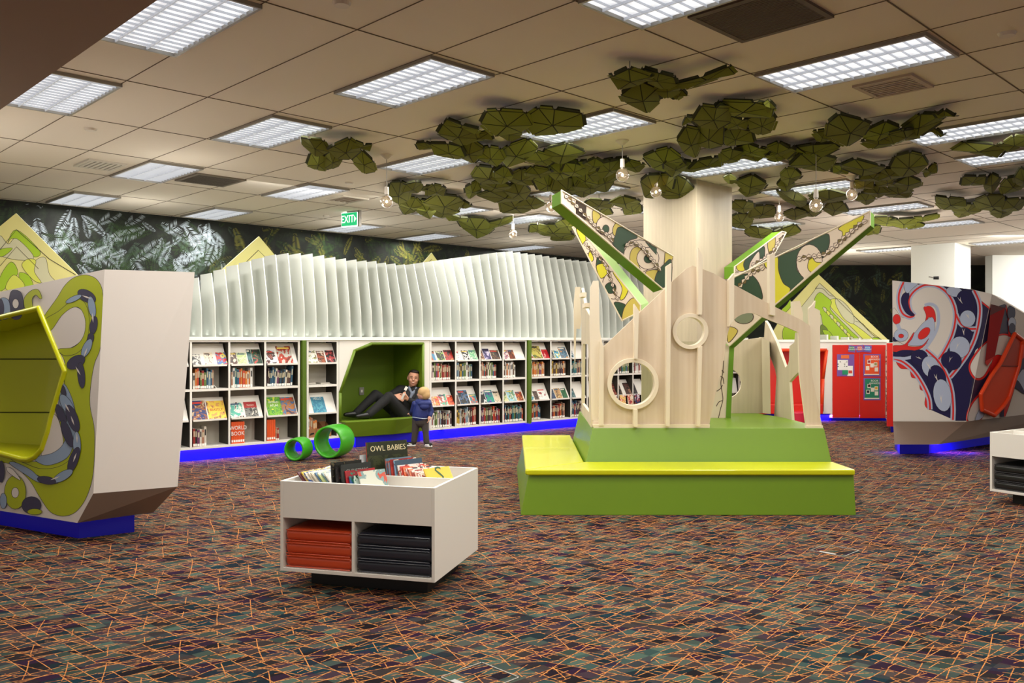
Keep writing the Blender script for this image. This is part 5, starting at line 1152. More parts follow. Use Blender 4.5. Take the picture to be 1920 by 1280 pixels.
# flat leaning pile at left of the front compartment
for k in range(9):
    c = [(90,40,50),(224,190,60),(60,90,150),(226,216,196),(200,190,170),(90,130,170),(190,200,140),(120,150,160),(230,226,216)][k]
    pbook(M1, .04+k*.024, .10+.01*(k % 2), zf_+.012, -.35, .86, .24, .225, .009, c, (214,206,190), c, '%s picture book lying slanted, %s from the left in the front compartment' % (['maroon','yellow','dark blue','cream','beige','light blue','pale green','grey blue','white'][k], ordn(k)), spine=c)
for k in range(4):
    pbook(M1, .31+k*.016, rear+.02, zf_, -.55, .2, .2, .19, .009, (220,120,90), (190,60,50), (230,220,210), 'orange spined thin book, %s behind the dark books in the rear compartment' % ordn(k), spine=(222, 110, 70))
# red thing at the right edge
p = onz(1915, 815, 0); tt = thing('red_stool', 'small red rounded stool peeking behind the right edge bin', 'stool', loc=(p.x+.1, p.y, 0)); mb = MB(); mb.ell((p.x+.1, p.y, .32), (.12, .12, .1), RED, 16, 10); mb.build('seat', tt, smooth=True); mb = MB(); mb.cyl((p.x+.1, p.y, 0), (p.x+.1, p.y, .28), .07, .04, RED, 16); mb.build('base', tt)

# floor outlet boxes
for (px, py, w_, lab) in ((1565, 1032, .26, 'thin metal frame of a floor outlet box in the carpet, right of centre'), (900, 1270, .26, 'thin metal frame of a floor outlet box at the bottom edge')):
    p = onz(px, py, 0); t = thing('floor_box', lab, 'floor outlet', loc=(p.x, p.y, 0), rotz=TH)
    mb = MB(); h = w_/2
    for a in ((-h, -h, h, -h+.006), (-h, h-.006, h, h), (-h, -h, -h+.006, h), (h-.006, -h, h, h)): mb.box((a[0], a[1], 0), (a[2], a[3], .004), METAL)
    local(t, mb.build('rim')); mb = MB(); mb.box((-.06, -h, .002), (.06, -h+.03, .005), mat('plate_grey', (170, 170, 168), .4)); local(t, mb.build('cable_flap'))
# ================================================================== TREE PLATFORM
dF = F*HC/(965.5-YH); dS = dF+.04
def xz(px, py, d): return V((fx(px, d), d, fz(py, d)))
tp = thing('bench_platform', 'two step green play platform with lime vinyl bench cushions under the plywood tree', 'platform', loc=(1.4, dF+1, 0))
zs = .40; zt_ = .055; xl0, xr0 = fx(976.4, dF), fx(1605, dF); dIn = 8.085; dTop = 8.22; dBk = 10.14; zP = .70
xsl, xsr = fx(985, dS), fx(1602.5, dS); zb_ = zs-zt_
yb = dBk+.22
mb = MB(); mb.hexa([(xl0, dF, 0), (xr0, dF, 0), (xr0, yb, 0), (xl0-.02, yb, 0), (xsl+.03, dS+.02, zb_), (xsr, dS+.02, zb_), (xsr, yb-.04, zb_), (xsl+.03, yb-.04, zb_)], GREEN)
mb.build('bench_base', tp, bevel=.004)
xi0, xi1 = fx(1097, dIn), fx(1561.5, dIn); xt0, xt1 = fx(1111, dTop), fx(1545, dTop)
mb = MB(); mb.hexa([(xi0, dIn, zb_), (xi1, dIn, zb_), (xi1, 9.45, zb_), (fx(1073, 10.1), 10.1, zb_), (xt0, dTop, zP), (xt1, dTop, zP), (xt1-.02, 9.3, zP), (fx(1086, dBk), dBk, zP)], GREEN)
mb.hexa([(xi1-.4, 9.0, zb_), (xi1, 9.45, zb_), (xi1-.35, 10.1, zb_), (1.2, 10.1, zb_), (xt1-.4, 9.0, zP-.001), (xt1-.02, 9.3, zP-.001), (xt1-.2, dBk, zP-.001), (1.2, dBk, zP-.001)], GREEN)
mb.build('stage', tp, bevel=.004)
mb = MB(); mb.hexa([(xsl, dS-.02, zb_+.001), (xsr, dS-.02, zb_+.001), (xi1+.0, dIn-.006, zb_+.001), (xi0-.006, dIn-.006, zb_+.001), (xsl, dS-.02, zs), (xsr, dS-.02, zs), (xi1, dIn-.006, zs), (xi0-.006, dIn-.006, zs)], LIMEV); mb.build('front_cushion', tp, bevel=.016, seg=4)
mb = MB(); xm = (xsl+xi0)/2; y1 = 9.1; f_ = (y1-dIn)/(10.1-dIn); xi = lambda y: xi0+(fx(1073, 10.1)-xi0)*(y-dIn)/(10.1-dIn)
mb.hexa([(xsl, dS, zb_+.001), (xi0-.01, dIn, zb_+.001), (xi(y1)-.01, y1, zb_+.001), (xsl, y1, zb_+.001), (xsl, dS, zs-.001), (xi0-.01, dIn, zs-.001), (xi(y1)-.01, y1, zs-.001), (xsl, y1, zs-.001)], LIMEV); mb.build('side_cushion', tp, bevel=.014, seg=3)
mb = MB(); mb.hexa([(xsl, y1+.004, zb_+.001), (xi(y1)-.01, y1+.004, zb_+.001), (xi(yb)-.01, yb-.04, zb_+.001), (xsl, yb-.04, zb_+.001), (xsl, y1+.004, zs), (xi(y1)-.01, y1+.004, zs), (xi(yb)-.01, yb-.04, zs), (xsl, yb-.04, zs)], LIMEV); mb.build('side_cushion', tp, bevel=.014, seg=3)

# ================================================================== PLYWOOD TREE
dP = 8.26; PP = Plane((0, dP, 0), (0, -1, 0))
tr = thing('play_tree', 'pale plywood tree trunk structure with round holes and pointed fins on green platform', 'play structure', loc=(1.9, 9, zP))
def circ(cx, cy, r, n=40): return [(cx+r*cos(2*pi*i/n), cy+r*sin(2*pi*i/n)) for i in range(n)]
def arc_s(pts): return smooth_loop(pts, False, 5)
c8 = lambda l: [(1060+x*.2656, 480+y*.2656) for x, y in l]
c9 = lambda l: [(1320+x*.2344, 520+y*.2344) for x, y in l]
arch = arc_s([(1329, 802), (1340, 745), (1352, 700), (1360, 650), (1366, 620), (1376, 600), (1392, 589), (1412, 587), (1431, 595)])
outer = [(1329, 802.5), (1131, 802.5), (1111, 799), (1111, 782)] if False else [(1111, 799), (1111, 790), (1131, 790), (1131.7, 650), (1200, 585), (1246, 542), (1257, 531), (1286, 504), (1298, 498), (1312, 502), (1340, 513), (1362, 526), (1373, 532), (1440, 568), (1451, 574), (1503, 600), (1519, 611), (1522, 700), (1541, 795), (1541, 801), (1512, 801), (1499, 700), (1497, 623), (1470, 611)]
outer += list(reversed(arch)); outer += [(1329, 802), (1121, 802)]
mb = MB(); slab(mb, [outer, circ(1186, 719, 41), circ(1293, 621, 27)], PP, (0, .03, 0), PLY, PLYE); mb.build('front_panel', tr)
def annulus(cx, cy, r0, r1, name, d0=.045, d1=.06):
    mb = MB(); n = 48; o = circ(cx, cy, r1, n); i_ = circ(cx, cy, r0, n); rings = [(o, d0), (i_, d0), (i_, -d1), (o, -d1)]
    vs = []
    for l, off in rings: vs += [PP.hit(x, y, 0)+V((0, -off, 0)) for x, y in l]
    mb.add(vs, [(j*n+q, j*n+(q+1) % n, ((j+1) % 4)*n+(q+1) % n, ((j+1) % 4)*n+q) for j in range(4) for q in range(n)], PLYE); mb.build(name, tr, bevel=.003)
annulus(1186, 719, 40, 48, 'round_frame'); annulus(1293, 621, 26, 33.5, 'round_frame')
def fin(pts, depth=.09, nm='pointed_fin', d=dP, m=PLYE, front=.09):
    mb = MB(); A = [xz(x, y, d)+V((0, -front, 0)) for x, y in pts]; B = [p+V((0, depth, 0)) for p in A]; k = len(A)
    poly_fill(mb, [A], m); poly_fill(mb, [B], m); mb.add(A+B, [(i, (i+1) % k, k+(i+1) % k, k+i) for i in range(k)], m); return mb.build(nm, tr)
fin([(1187, 570), (1195.5, 583), (1193, 672), (1187, 672)]); fin([(1185.5, 766), (1193, 766), (1193, 798), (1185.5, 798)], nm='post')
fin([(1247, 500), (1256, 494), (1252.5, 797), (1246, 797)]); fin([(1305.5, 466), (1314, 481), (1312.5, 590), (1306, 590)])
fin([(1306, 652), (1313, 648), (1309, 797), (1303.5, 797)]); fin([(1363, 525), (1372.5, 513), (1371.5, 600), (1363, 612)])
fin([(1440, 479), (1450, 474.5), (1450.5, 592), (1441, 590)], front=.05)
fin([(1131, 648), (1124, 640), (1122, 797), (1131, 797)], front=.04)
fin([(1111, 795), (1330, 795), (1329, 802.5), (1113, 802.5)], nm='bottom_rail', front=.03, depth=.05)
# right leg fins
fin([(1500.5, 563), (1513, 562), (1519, 587), (1519, 613), (1502, 604)], front=-.2); fin([(1519, 577), (1526, 571), (1531, 563), (1529, 577), (1539, 582), (1539.5, 797), (1521, 797)], front=-.02, depth=.05)
fin([(1510, 797), (1541, 797), (1541, 802), (1510, 802)], nm='bottom_rail', front=.03, depth=.05)
# left corner: two tall boards and stepped battens seen edge on
fin([(1112.5, 526), (1123, 526), (1125, 620), (1131, 650), (1131, 794), (1119, 794), (1110, 786), (1106, 600), (1107, 540)], front=-.02, depth=.03, nm='corner_board')
fin([(1091.5, 527), (1102.5, 527), (1104, 600), (1102, 614), (1094, 614), (1091, 700), (1089, 640), (1088.5, 560)], front=-.9, depth=.03, nm='corner_board')
fin([(1095, 545), (1105, 545), (1105, 553), (1095, 553)], front=-.3, depth=.3, nm='batten', m=PLYE); fin([(1098, 567), (1109, 567), (1109, 575), (1098, 575)], front=-.1, depth=.3, nm='batten', m=PLYE)
PS = Plane((fx(1104, 8.3), 8.3, 0), (-1, .0, 0)); 
mb = MB()
sl = [(8.3, zP), (10.0, zP), (10.0, 2.15), (9.3, 1.9), (8.3, 1.75)]; sh = [(8.6, zP+.12), (9.8, zP+.12), (9.7, 1.5), (8.7, 1.5)]
x_ = fx(1108, 8.3); xb = fx(1090, 10.0)
fL = lambda l: [V((x_+(xb-x_)*(y-8.3)/1.7, y, z)) for y, z in l]
a, h_ = fL(sl), fL(sh); poly_fill(mb, [a, h_], PLYD); a2 = [p+V((.03, 0, 0)) for p in a]; h2 = [p+V((.03, 0, 0)) for p in h_]; poly_fill(mb, [a2, h2], PLYD)
for s_, t_ in ((a, a2), (h_, h2)): k = len(s_); mb.add(s_+t_, [(i, (i+1) % k, k+(i+1) % k, k+i) for i in range(k)], PLYE)
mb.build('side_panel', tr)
# right side panel: forked branch shape
PRt = vplane((fx(1530, dP+.06), dP+.06), (fx(1444, 9.95), 9.95))
ypc = c9([(455,478),(500,480),(510,345),(528,372),(600,530),(655,680),(672,722),(690,705),(703,660),(705,560),(745,520),(760,440),(785,440),(800,560),(815,800),(850,1150),(800,1180)] )
ypc = c9([(458,478),(500,478),(508,345),(530,375),(600,520),(650,660),(672,720),(690,705),(702,665),(706,550),(745,520),(752,440),(775,440),(785,640),(775,760),(735,800),(705,835),(725,1150),(580,1128),(600,800),(590,740),(545,620),(500,520)])
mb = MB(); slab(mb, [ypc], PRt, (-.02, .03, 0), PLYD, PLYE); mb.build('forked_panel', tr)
# back panel with round hole
PBk = Plane((0, 9.88, 0), (0, -1, 0))
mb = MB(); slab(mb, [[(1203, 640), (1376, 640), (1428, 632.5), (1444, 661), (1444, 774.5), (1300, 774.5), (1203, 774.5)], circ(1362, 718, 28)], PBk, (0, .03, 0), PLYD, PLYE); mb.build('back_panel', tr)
mb = MB(); b_ = [(1428, 633, 9.88), (1435, 640, 9.88)]; mb.hexa([xz(1430, 774, 9.7), xz(1445, 776, 9.6), xz(1445, 776, 9.9), xz(1430, 774, 9.9), xz(1428, 634, 9.7), xz(1443, 640, 9.6), xz(1443, 640, 9.9), xz(1428, 634, 9.9)], PLYD); mb.build('back_corner_post', tr)

# ---------------------------------------------------------------- painted branches
TG = mat('branch_green', (96, 140, 20), .5); TC = mat('branch_cream', (224, 206, 186), .5); TD = mat('branch_dark_green', (32, 66, 36), .5); TY = mat('branch_yellow', (216, 206, 36), .5); TO = mat('branch_ochre', (200, 180, 80), .5); TB = mat('branch_olive_brown', (116, 98, 44), .5); TK = mat('branch_line', (60, 34, 24), .6); TBR = mat('branch_dark_brown', (58, 44, 30), .6); TP = mat('branch_lit_edge', (196, 236, 160), .5)  # TP: light on the steep branch's side face, painted as paler green
def beam(label, pl, quad, ext, art, o, sc, medge=TG, lip=PLYE):
    t = thing('tree_branch', label, 'branch', loc=tuple(pl.hit(*quad[2])))
    mb = MB(); slab(mb, [quad], pl, ext, TC, medge); bm_ = mb.build('beam', t)
    mb = MB(); q3 = [pl.hit(x, y, .002) for x, y in quad]; sweep(mb, q3, .008, lip, 6, True); mb.build('edge_trim', t)
    A = Art(pl, o, sc, quad, TK, step=.00012, base=.001); A.lw = .55; art(A); A.mb.build('painted_artwork', bm_, weld=False); return t
def braid(A, pts, w=34, l=52):
    q = smooth_loop(pts, False, 8); acc = 0; k = 0; last = V(q[0])
    for i in range(1, len(q)):
        p = V(q[i]); 
        if (p-last).length >= l*.62:
            d = (p-last).normalized(); n = V((-d.y, d.x)); c = last+(p-last)*.5
            for sd in (1, -1):
                a = c-d*l*.45; b_ = c+d*l*.5+n*sd*w*.1; A.fill([TC, TB, TC, TC][(k+(sd > 0)*3) % 4], [tuple(a), tuple(c+n*sd*w*.55-d*4), tuple(b_), tuple(c-n*sd*w*.05)], False)
            last = p; k += 1
def artA(A):
    A.fill(TBR, [(275,255),(362,305),(355,425),(275,365)], False); A.fill(TO, [(420,340),(485,385),(450,450),(455,480),(420,430)]); A.dot(TC, (530,470), 82)
    A.dot(TO, (640,500), 50, 70, 20); A.fill(TD, [(650,480),(800,565),(730,600),(690,660),(688,712),(590,630),(610,560)]); A.dot(TC, (820,730), 138); A.fill(TO, [(735,760),(750,680),(800,650),(835,680),(800,740),(820,830),(840,860),(770,810)])
    A.dot(TC, (890,750), 95); A.dot(TD, (893,755), 36); A.fill(TD, [(868,608),(966,662),(965,722),(910,660)], False); A.fill(TO, [(1040,700),(1110,735),(1090,775),(1030,800)], False)
    A.fill(TO, [(870,870),(985,850),(960,930),(940,960)]); A.fill(TD, [(1090,765),(1090,960),(1010,1000),(950,960),(970,870),(1030,800)]); A.dot(TD, (530,500), 28, 36); braid(A, [(180,210),(250,270),(380,410),(470,500),(560,560),(600,620)]); braid(A, [(700,640),(770,620),(850,660),(900,730),(960,800),(1000,860)])
dA = vplane((fx(1262, 9.3), 9.3), (fx(1262, 9.3)-1.894*.68, 9.3-1.894*.73))
beam('painted tree branch rising to the upper left in front of the column', dA, [(1053,357),(1262,480),(1260,530),(1243,542),(1053,381)], (-.085, .10, -.03), artA, (1020, 320), .21875)
def artB(A):
    A.fill(TY, [(290,480),(355,560),(345,650),(280,520)]); A.dot(TC, (390,650), 60); A.fill(TY, [(395,690),(425,750),(405,780),(380,730)]); A.fill(TD, [(462,730),(525,790),(450,840)]); A.fill(TY, [(448,820),(500,795),(550,810),(545,880),(485,920)]); A.dot(TC, (600,980), 100, 120); A.fill(TY, [(590,870),(660,890),(725,990),(690,1090),(650,1100),(668,1000)])
    A.dot(TD, (570,1005), 48); A.fill(TD, [(600,1130),(705,1155),(668,1260)]); A.fill(TO, [(760,1090),(835,1130),(830,1200),(700,1290),(668,1270),(690,1170)]); braid(A, [(350,620),(400,680),(470,740),(540,830),(570,930),(640,1130)], 30, 46)
dB = vplane((fx(1075, 8.95), 8.95), (fx(1200, 8.75), 8.75))
beam('steep painted tree branch lower left, its tip below the long branch', dB, [(1073.6,426),(1085,425),(1201,572),(1201,584),(1166,601)], (.085, .03, .03), artB, (1020, 320), .21875, TP, PLYE)
def artC(A):
    A.fill(TY, [(1250,395),(1455,290),(1420,380),(1350,420),(1285,470),(1275,430)]); A.fill(TD, [(730,650),(905,570),(1130,450),(1168,500),(1150,590),(1095,660),(1000,560),(900,660),(890,760),(945,830),(830,940),(760,850),(720,740)]); A.dot(TC, (995,690), 112, 150); A.fill(TC, [(930,800),(1090,790),(950,830)], False, False)
    A.fill(TY, [(1000,645),(1015,640),(1050,690),(1120,700),(1030,780),(980,740)]); A.fill(TY, [(680,660),(725,650),(730,760),(770,870),(830,935),(680,1075)]); A.fill(TD, [(320,840),(470,790),(560,870),(590,1010),(480,960),(320,880)]); A.fill(TY, [(605,700),(640,690),(635,750)]); A.dot(mat('branch_sage', (120, 128, 100), .5), (430,1160), 85, 60); A.fill(TO, [(300,1250),(380,1280),(300,1380)], True)
    braid(A, [(350,940),(430,860),(500,780),(590,740),(640,720)], 44, 60); braid(A, [(890,670),(960,650),(1050,640),(1150,610),(1240,530),(1330,450),(1420,370),(1500,330)], 44, 62)
cb = (2.35, 9.2); dC = vplane(cb, (cb[0]+1.487*.70, cb[1]-1.487*.714))
tC_ = beam('long painted tree branch rising to the upper right with dark green swirls', dC, [(1631,396),(1631,422),(1451,573),(1368,648),(1362,640),(1368,524)], (.075, .08, -.02), artC, (1300, 340), .21875)
mb = MB(); slab(mb, [[(1330, 640), (1368, 648), (1361, 786), (1333, 786)]], Plane((0, 9.3, 0), (0, -1, 0)), (.06, .05, 0), TC, TG); mb.build('leg', tC_)
mb = MB(); slab(mb, [[(1368, 648), (1377, 645), (1370, 786), (1361, 786)]], Plane((0, 9.29, 0), (0, -1, 0)), (0, .05, 0), TG, TG); mb.build('leg_edge', tC_)
A = Art(Plane((0, 9.3, 0), (0, -1, 0)), (1320, 520), .2344, None, TK)
for l in ([(158,665),(150,760),(135,840),(145,920),(150,980),(130,1060),(110,1150)], [(100,910),(130,890),(148,860)], [(125,790),(150,800),(160,850)], [(98,1030),(120,995),(148,985)], [(140,740),(160,760)]): A.stroke(TK, l, 6)
A.mb.build('leg_artwork', tC_, weld=False)
def artD(A):
    A.fill(TY, [(370,690),(445,660),(440,760),(380,760)]); A.fill(TD, [(440,680),(560,560),(612,570),(600,700),(575,690),(560,600),(490,690),(470,760),(440,750)]); A.fill(TO, [(640,500),(700,470),(695,590),(650,620)]); A.fill(TBR, [(770,460),(785,480),(750,520),(740,500)]); braid(A, [(350,760),(400,780)], 36, 50); braid(A, [(500,720),(560,690),(640,640),(700,580),(760,480)], 36, 50)
dD = vplane((fx(1376, 10.6), 10.6), (3.64, 11.48))
beam('short painted tree branch behind the column on the right', dD, [(1377,500),(1466,434),(1474,436),(1452,476),(1377,522)], (-.10, .10, .0), artD, (1300, 340), .21875)

# ================================================================== PEOPLE
SKIN = mat('skin', (206, 150, 122), .55); SKINB = mat('toddler_skin', (222, 168, 142), .55); HAIR = mat('dark_hair', (30, 22, 18), .7); BLOND = mat('blond_hair', (196, 160, 110), .7, bump=.4, bscale=160)
JBLK = mat('black_jacket', (13, 13, 15), .8, bump=.3, bscale=40); TRS = mat('charcoal_trousers', (20, 20, 22), .85, bump=.3, bscale=50); SHIRT = mat('grey_blue_shirt', (116, 124, 140), .8); SHOE = mat('black_leather', (14, 14, 15), .35); JNS = mat('dark_grey_jeans', (66, 60, 58), .9, bump=.6, bscale=50); NAVYJ = mat('navy_quilted_jacket', (30, 44, 110), .6, bump=.5, bscale=25)
def blob(name, parts, m, parent, vox=.008, sm=4):
    """one continuous surface grown round tapered limbs and rounded masses"""
    mb = MB()
    for p in parts:
        if p[0] == 'c': _, a, b_, r0, r1 = p; mb.cyl(a, b_, r0, r1, m, 14); mb.ell(a, (r0,)*3, m, 14, 8); mb.ell(b_, (r1,)*3, m, 14, 8)
        else: _, c, r, M = (p+(None,))[:4]; mb.ell(c, r, m, 20, 14, M)
    o = mb.build(name, parent, smooth=True, weld=False)
    r = o.modifiers.new('Remesh', 'REMESH'); r.mode = 'VOXEL'; r.voxel_size = vox; r.use_smooth_shade = True
    s = o.modifiers.new('Smooth', 'SMOOTH'); s.iterations = sm; s.factor = .5
    return o
def head_parts(c, s, M):
    """c centre, s head height, M orients (x right of the face, -y forward, z up)"""
    q = lambda x, y, z: c+M@V((x*s, y*s, z*s)); R3 = M
    return [('e', c+M@V((0, .03*s, .06*s)), (.34*s, .40*s, .42*s), R3), ('e', q(0, -.08, -.18), (.27*s, .30*s, .30*s), R3), ('e', q(0, -.17, -.36), (.15*s, .15*s, .12*s), R3),
            ('e', q(0, -.40, -.08), (.055*s, .10*s, .06*s), R3), ('e', q(0, -.36, .02), (.045*s, .06*s, .12*s), R3), ('e', q(-.345, .02, -.02), (.04*s, .08*s, .12*s), R3), ('e', q(.345, .02, -.02), (.04*s, .08*s, .12*s), R3),
            ('e', q(-.17, -.28, -.12), (.10*s, .08*s, .09*s), R3), ('e', q(.17, -.28, -.12), (.10*s, .08*s, .09*s), R3)]
def hand_parts(w, d, n, s, curl=.6):
    """w wrist, d direction of the fingers, n back of the hand, s hand length: palm, four curled fingers and a thumb"""
    d = V(d).normalized(); n = V(n).normalized(); sd = d.cross(n).normalized(); P = []
    P.append(('c', w, w+d*s*.12, .024, .026)); P += [('c', w+d*s*.1+sd*s*.17*k, w+d*s*.46+sd*s*.19*k, .015, .013) for k in (-1, -.33, .33, 1)]
    for k, l in ((-1, .36), (-.33, .46), (.33, .5), (1, .44)):
        a = w+d*s*.46+sd*s*.19*k; b_ = a+(d-n*curl*.5).normalized()*s*l*.5; c = b_+(d-n*curl*1.6).normalized()*s*l*.5
        P += [('c', a, b_, .0105, .009), ('c', b_, c, .009, .0075)]
    a = w+d*s*.14-sd*s*.2; b_ = a+(d*.6-sd*.8-n*.2).normalized()*s*.24; P += [('c', a, b_, .013, .011), ('c', b_, b_+(d-sd*.2-n*.3).normalized()*s*.2, .011, .009)]
    return P
# ---- man reclining in the nook (plan depth read off the seat)
man = thing('person', 'man in black jacket and dark trousers reclining in the green nook, smiling', 'person', loc=W(U(735), .25, zl))
def mp(px, py, y): # point on the vertical plane y metres behind the bookcase face
    pl = Plane(W(0, y, 0), -EY); return pl.hit(px, py)
hd = mp(775.5, 709, .16); s = .262
fwd = (V((0, 0, HC))-hd); fwd.z *= .2; fwd.normalize(); up = V((.10, .02, 1)).normalized(); rt = fwd.cross(up).normalized()*-1
rt = up.cross(-fwd).normalized(); fw = -(rt.cross(up)).normalized()
MH = MX(((rt.x, -fwd.x, up.x), (rt.y, -fwd.y, up.y), (rt.z, -fwd.z, up.z)))
if MH.determinant() < 0: rt = -rt; MH = MX(((rt.x, -fwd.x, up.x), (rt.y, -fwd.y, up.y), (rt.z, -fwd.z, up.z)))
nk_ = mp(772, 730, .2); ch = mp(765, 746, .2); wa = mp(757, 764, .2); pv_ = mp(751, 777, .19)
shR = mp(750, 731, .3); shL = mp(788, 735, .08)            # his right shoulder is the further one
elR = mp(731, 741, .25); haR = mp(741, 742, .10); elL = mp(781, 757, -.02); haL = mp(763, 748, -.02)
hpR = mp(750, 778, .3); hpL = mp(757, 777, .1); knR = mp(704, 740, .33); knL = mp(729, 744, .06); anR = mp(666, 776, .30); anL = mp(690, 778, .04)
toR = mp(651, 777, .30); toL = mp(674, 780, .02)
bp = head_parts(hd, s, MH)+[('c', mp(774, 722, .18), nk_, .058, .066), ('c', nk_, ch, .07, .11), ('c', ch, wa, .12, .115), ('c', wa, pv_, .115, .12), ('c', nk_, shR, .06, .055), ('c', nk_, shL, .06, .055),
  ('c', shR, elR, .048, .038), ('c', elR, haR, .036, .025), ('c', shL, elL, .048, .038), ('c', elL, haL, .036, .025), ('c', hpR, knR, .075, .052), ('c', knR, anR, .05, .034), ('c', hpL, knL, .075, .052), ('c', knL, anL, .05, .034), ('c', anR, toR, .034, .028), ('c', anL, toL, .034, .028)]
bp += hand_parts(haR, mp(753, 746, .0)-haR, V((0, -.8, .6)), .17, .5)+hand_parts(haL, mp(756, 739, -.02)-haL, V((-.3, -1, 0)), .15, 1.2)
blob('body', bp, SKIN, man, .0065, 3)
jk = [('c', mp(772, 731, .2), ch, .088, .15), ('e', ch, (.17, .15, .15)), ('c', ch, wa, .155, .145), ('c', wa, mp(752, 774, .2), .145, .14), ('c', mp(768, 733, .24), shR, .085, .08), ('c', mp(776, 734, .14), shL, .085, .08), ('c', shR, elR, .07, .056), ('c', elR, elR+(haR-elR)*.8, .055, .043), ('c', shL, elL, .07, .058), ('c', elL, elL+(haL-elL)*.78, .057, .044)]
blob('black_jacket', jk, JBLK, man, .011, 5)
blob('trousers', [('c', mp(752, 774, .2), mp(749, 778, .2), .15, .14), ('c', hpR, knR, .105, .078), ('c', knR, anR+(knR-anR)*.06, .077, .058), ('c', hpL, knL, .108, .08), ('c', knL, anL+(knL-anL)*.06, .078, .06), ('c', hpR, hpL, .11, .11)], TRS, man, .011, 5)
for a, b_ in ((anR, toR), (anL, toL)):
    blob('shoe', [('c', a, b_, .047, .036), ('c', a+V((0, 0, -.02)), b_+(b_-a)*.25+V((0, 0, .0)), .038, .03)], SHOE, man, .009, 3)
sh = Plane(ch, fwd); mb = MB()
mb.add([hd+MH@V(q) for q in ((-.055, -.145, -.20), (.05, -.145, -.20), (.012, -.235, -.40), (-.03, -.235, -.36))], [(0, 1, 2, 3)], SHIRT); blob('shirt_collar', [('c', hd+MH@V((-.055, -.06, -.145)), hd+MH@V((-.01, -.105, -.235)), .022, .024), ('c', hd+MH@V((.055, -.06, -.145)), hd+MH@V((.01, -.105, -.235)), .022, .024), ('c', hd+MH@V((0, -.11, -.23)), hd+MH@V((-.03, -.15, -.32)), .03, .02)], SHIRT, man, .008, 2)
hq = lambda x, y, z: hd+MH@V((x*s, y*s, z*s))
blob('hair', [('e', hq(0, .12, .17), (.355*s, .36*s, .35*s), MH), ('e', hq(.03, -.08, .39), (.27*s, .24*s, .12*s), MH), ('e', hq(.0, .14, .02), (.362*s, .22*s, .22*s), MH), ('e', hq(0, .22, -.02), (.31*s, .24*s, .30*s), MH)], HAIR, man, .008, 3)
mb = MB()
for sx_ in (-1, 1): mb.ell(hq(.13*sx_, -.345, .03), (.045*s, .02*s, .022*s), mat('eye_dark', (40, 30, 28), .3), 10, 6, MH)
mb.build('eyes', man); mb = MB()
for sx_ in (-1, 1): mb.cyl(hq(.06*sx_, -.375, .10), hq(.20*sx_, -.335, .11), .004, .003, HAIR, 8)
mb.build('eyebrows', man)
mb = MB(); mb.ell(hq(0, -.355, -.235), (.10*s, .03*s, .026*s), mat('teeth', (226, 214, 200), .4), 12, 6, MH); mb.build('teeth', man)
mb = MB(); sweep(mb, [hq(-.12, -.335, -.20), hq(-.06, -.37, -.255), hq(0, -.38, -.27), hq(.06, -.37, -.255), hq(.12, -.335, -.20)], .004, mat('lips', (160, 84, 74), .5), 6); mb.build('lips', man)
p = mp(757, 738, -.05); mb = MB(); M_ = MX.Translation(p)@MX.Rotation(.4, 4, 'Y')@MX.Rotation(ANG, 4, 'Z'); mb.box((-.02, -.02, -.09), (.014, -.008, .01), STICK, M_); tag(mb.build('phone', bevel=.003), 'small white phone held in the man\'s hand against his chest', 'phone')
p = mp(761, 728, .02); mb = MB(); mb.box((-.02, -.01, -.03), (.02, 0, .03), STICK, MX.Translation(p)@MX.Rotation(ANG-.3, 4, 'Z')@MX.Rotation(.5, 4, 'Y')); mb.build('name_badge', man)
# ---- toddler standing with its back to the camera
dT = F*HC/(837-YH); td = thing('person', 'blond toddler in navy hooded jacket and dark jeans standing before the nook', 'person', loc=(fx(787, dT), dT, 0))
tq = lambda px, py, dd=0.: at(px, py, dT+dd)
hc = tq(792.5, 738.5, -.02); s = .185; f2 = V((-.95, .28, .04)).normalized(); up = V((0, 0, 1)); r2 = up.cross(-f2).normalized()
M2_ = MX(((r2.x, -f2.x, up.x), (r2.y, -f2.y, up.y), (r2.z, -f2.z, up.z)))
if M2_.determinant() < 0: r2 = -r2; M2_ = MX(((r2.x, -f2.x, up.x), (r2.y, -f2.y, up.y), (r2.z, -f2.z, up.z)))
lf, rf = tq(776, 833, .03), tq(800, 833.5, -.03); lf.z = rf.z = .05
lh, rh = tq(781, 786), tq(796, 786)
sl_, sr_ = tq(778, 757), tq(804, 757); el_, er_ = tq(774, 770, .05), tq(808, 771, .0); hl_, hr_ = tq(770, 776, .17), tq(805, 783, -.06)
tbp = head_parts(hc, s, M2_)+[('e', hc+V((.01, 0, 0)), (.45*s, .44*s, .44*s)), ('c', hc+V((0, 0, -.06)), tq(791, 755), .04, .05), ('c', tq(791, 757), tq(789, 785), .075, .08), ('c', sl_, el_, .03, .026), ('c', el_, hl_, .024, .018), ('c', sr_, er_, .03, .026), ('c', er_, hr_, .024, .018), ('c', lh, lf, .05, .026), ('c', rh, rf, .05, .026)]
tbp += hand_parts(hl_, V((-.3, .6, .1)), V((0, 0, 1)), .085, .5)+hand_parts(hr_, V((-.2, -.1, -1)), V((1, 0, 0)), .085, .5)
tbp = [(p if p[0] != 'c' or p[3] > .02 else ('c', p[1], p[2], p[3]*.72, p[4]*.72)) for p in tbp]
blob('body', tbp, SKINB, td, .005, 2)
blob('blond_hair', [('e', hc+V((.018, -.012, .03)), (.475*s, .47*s, .42*s)), ('e', hc+V((.045, -.02, -.01)), (.36*s, .42*s, .40*s))], BLOND, td, .008, 3)
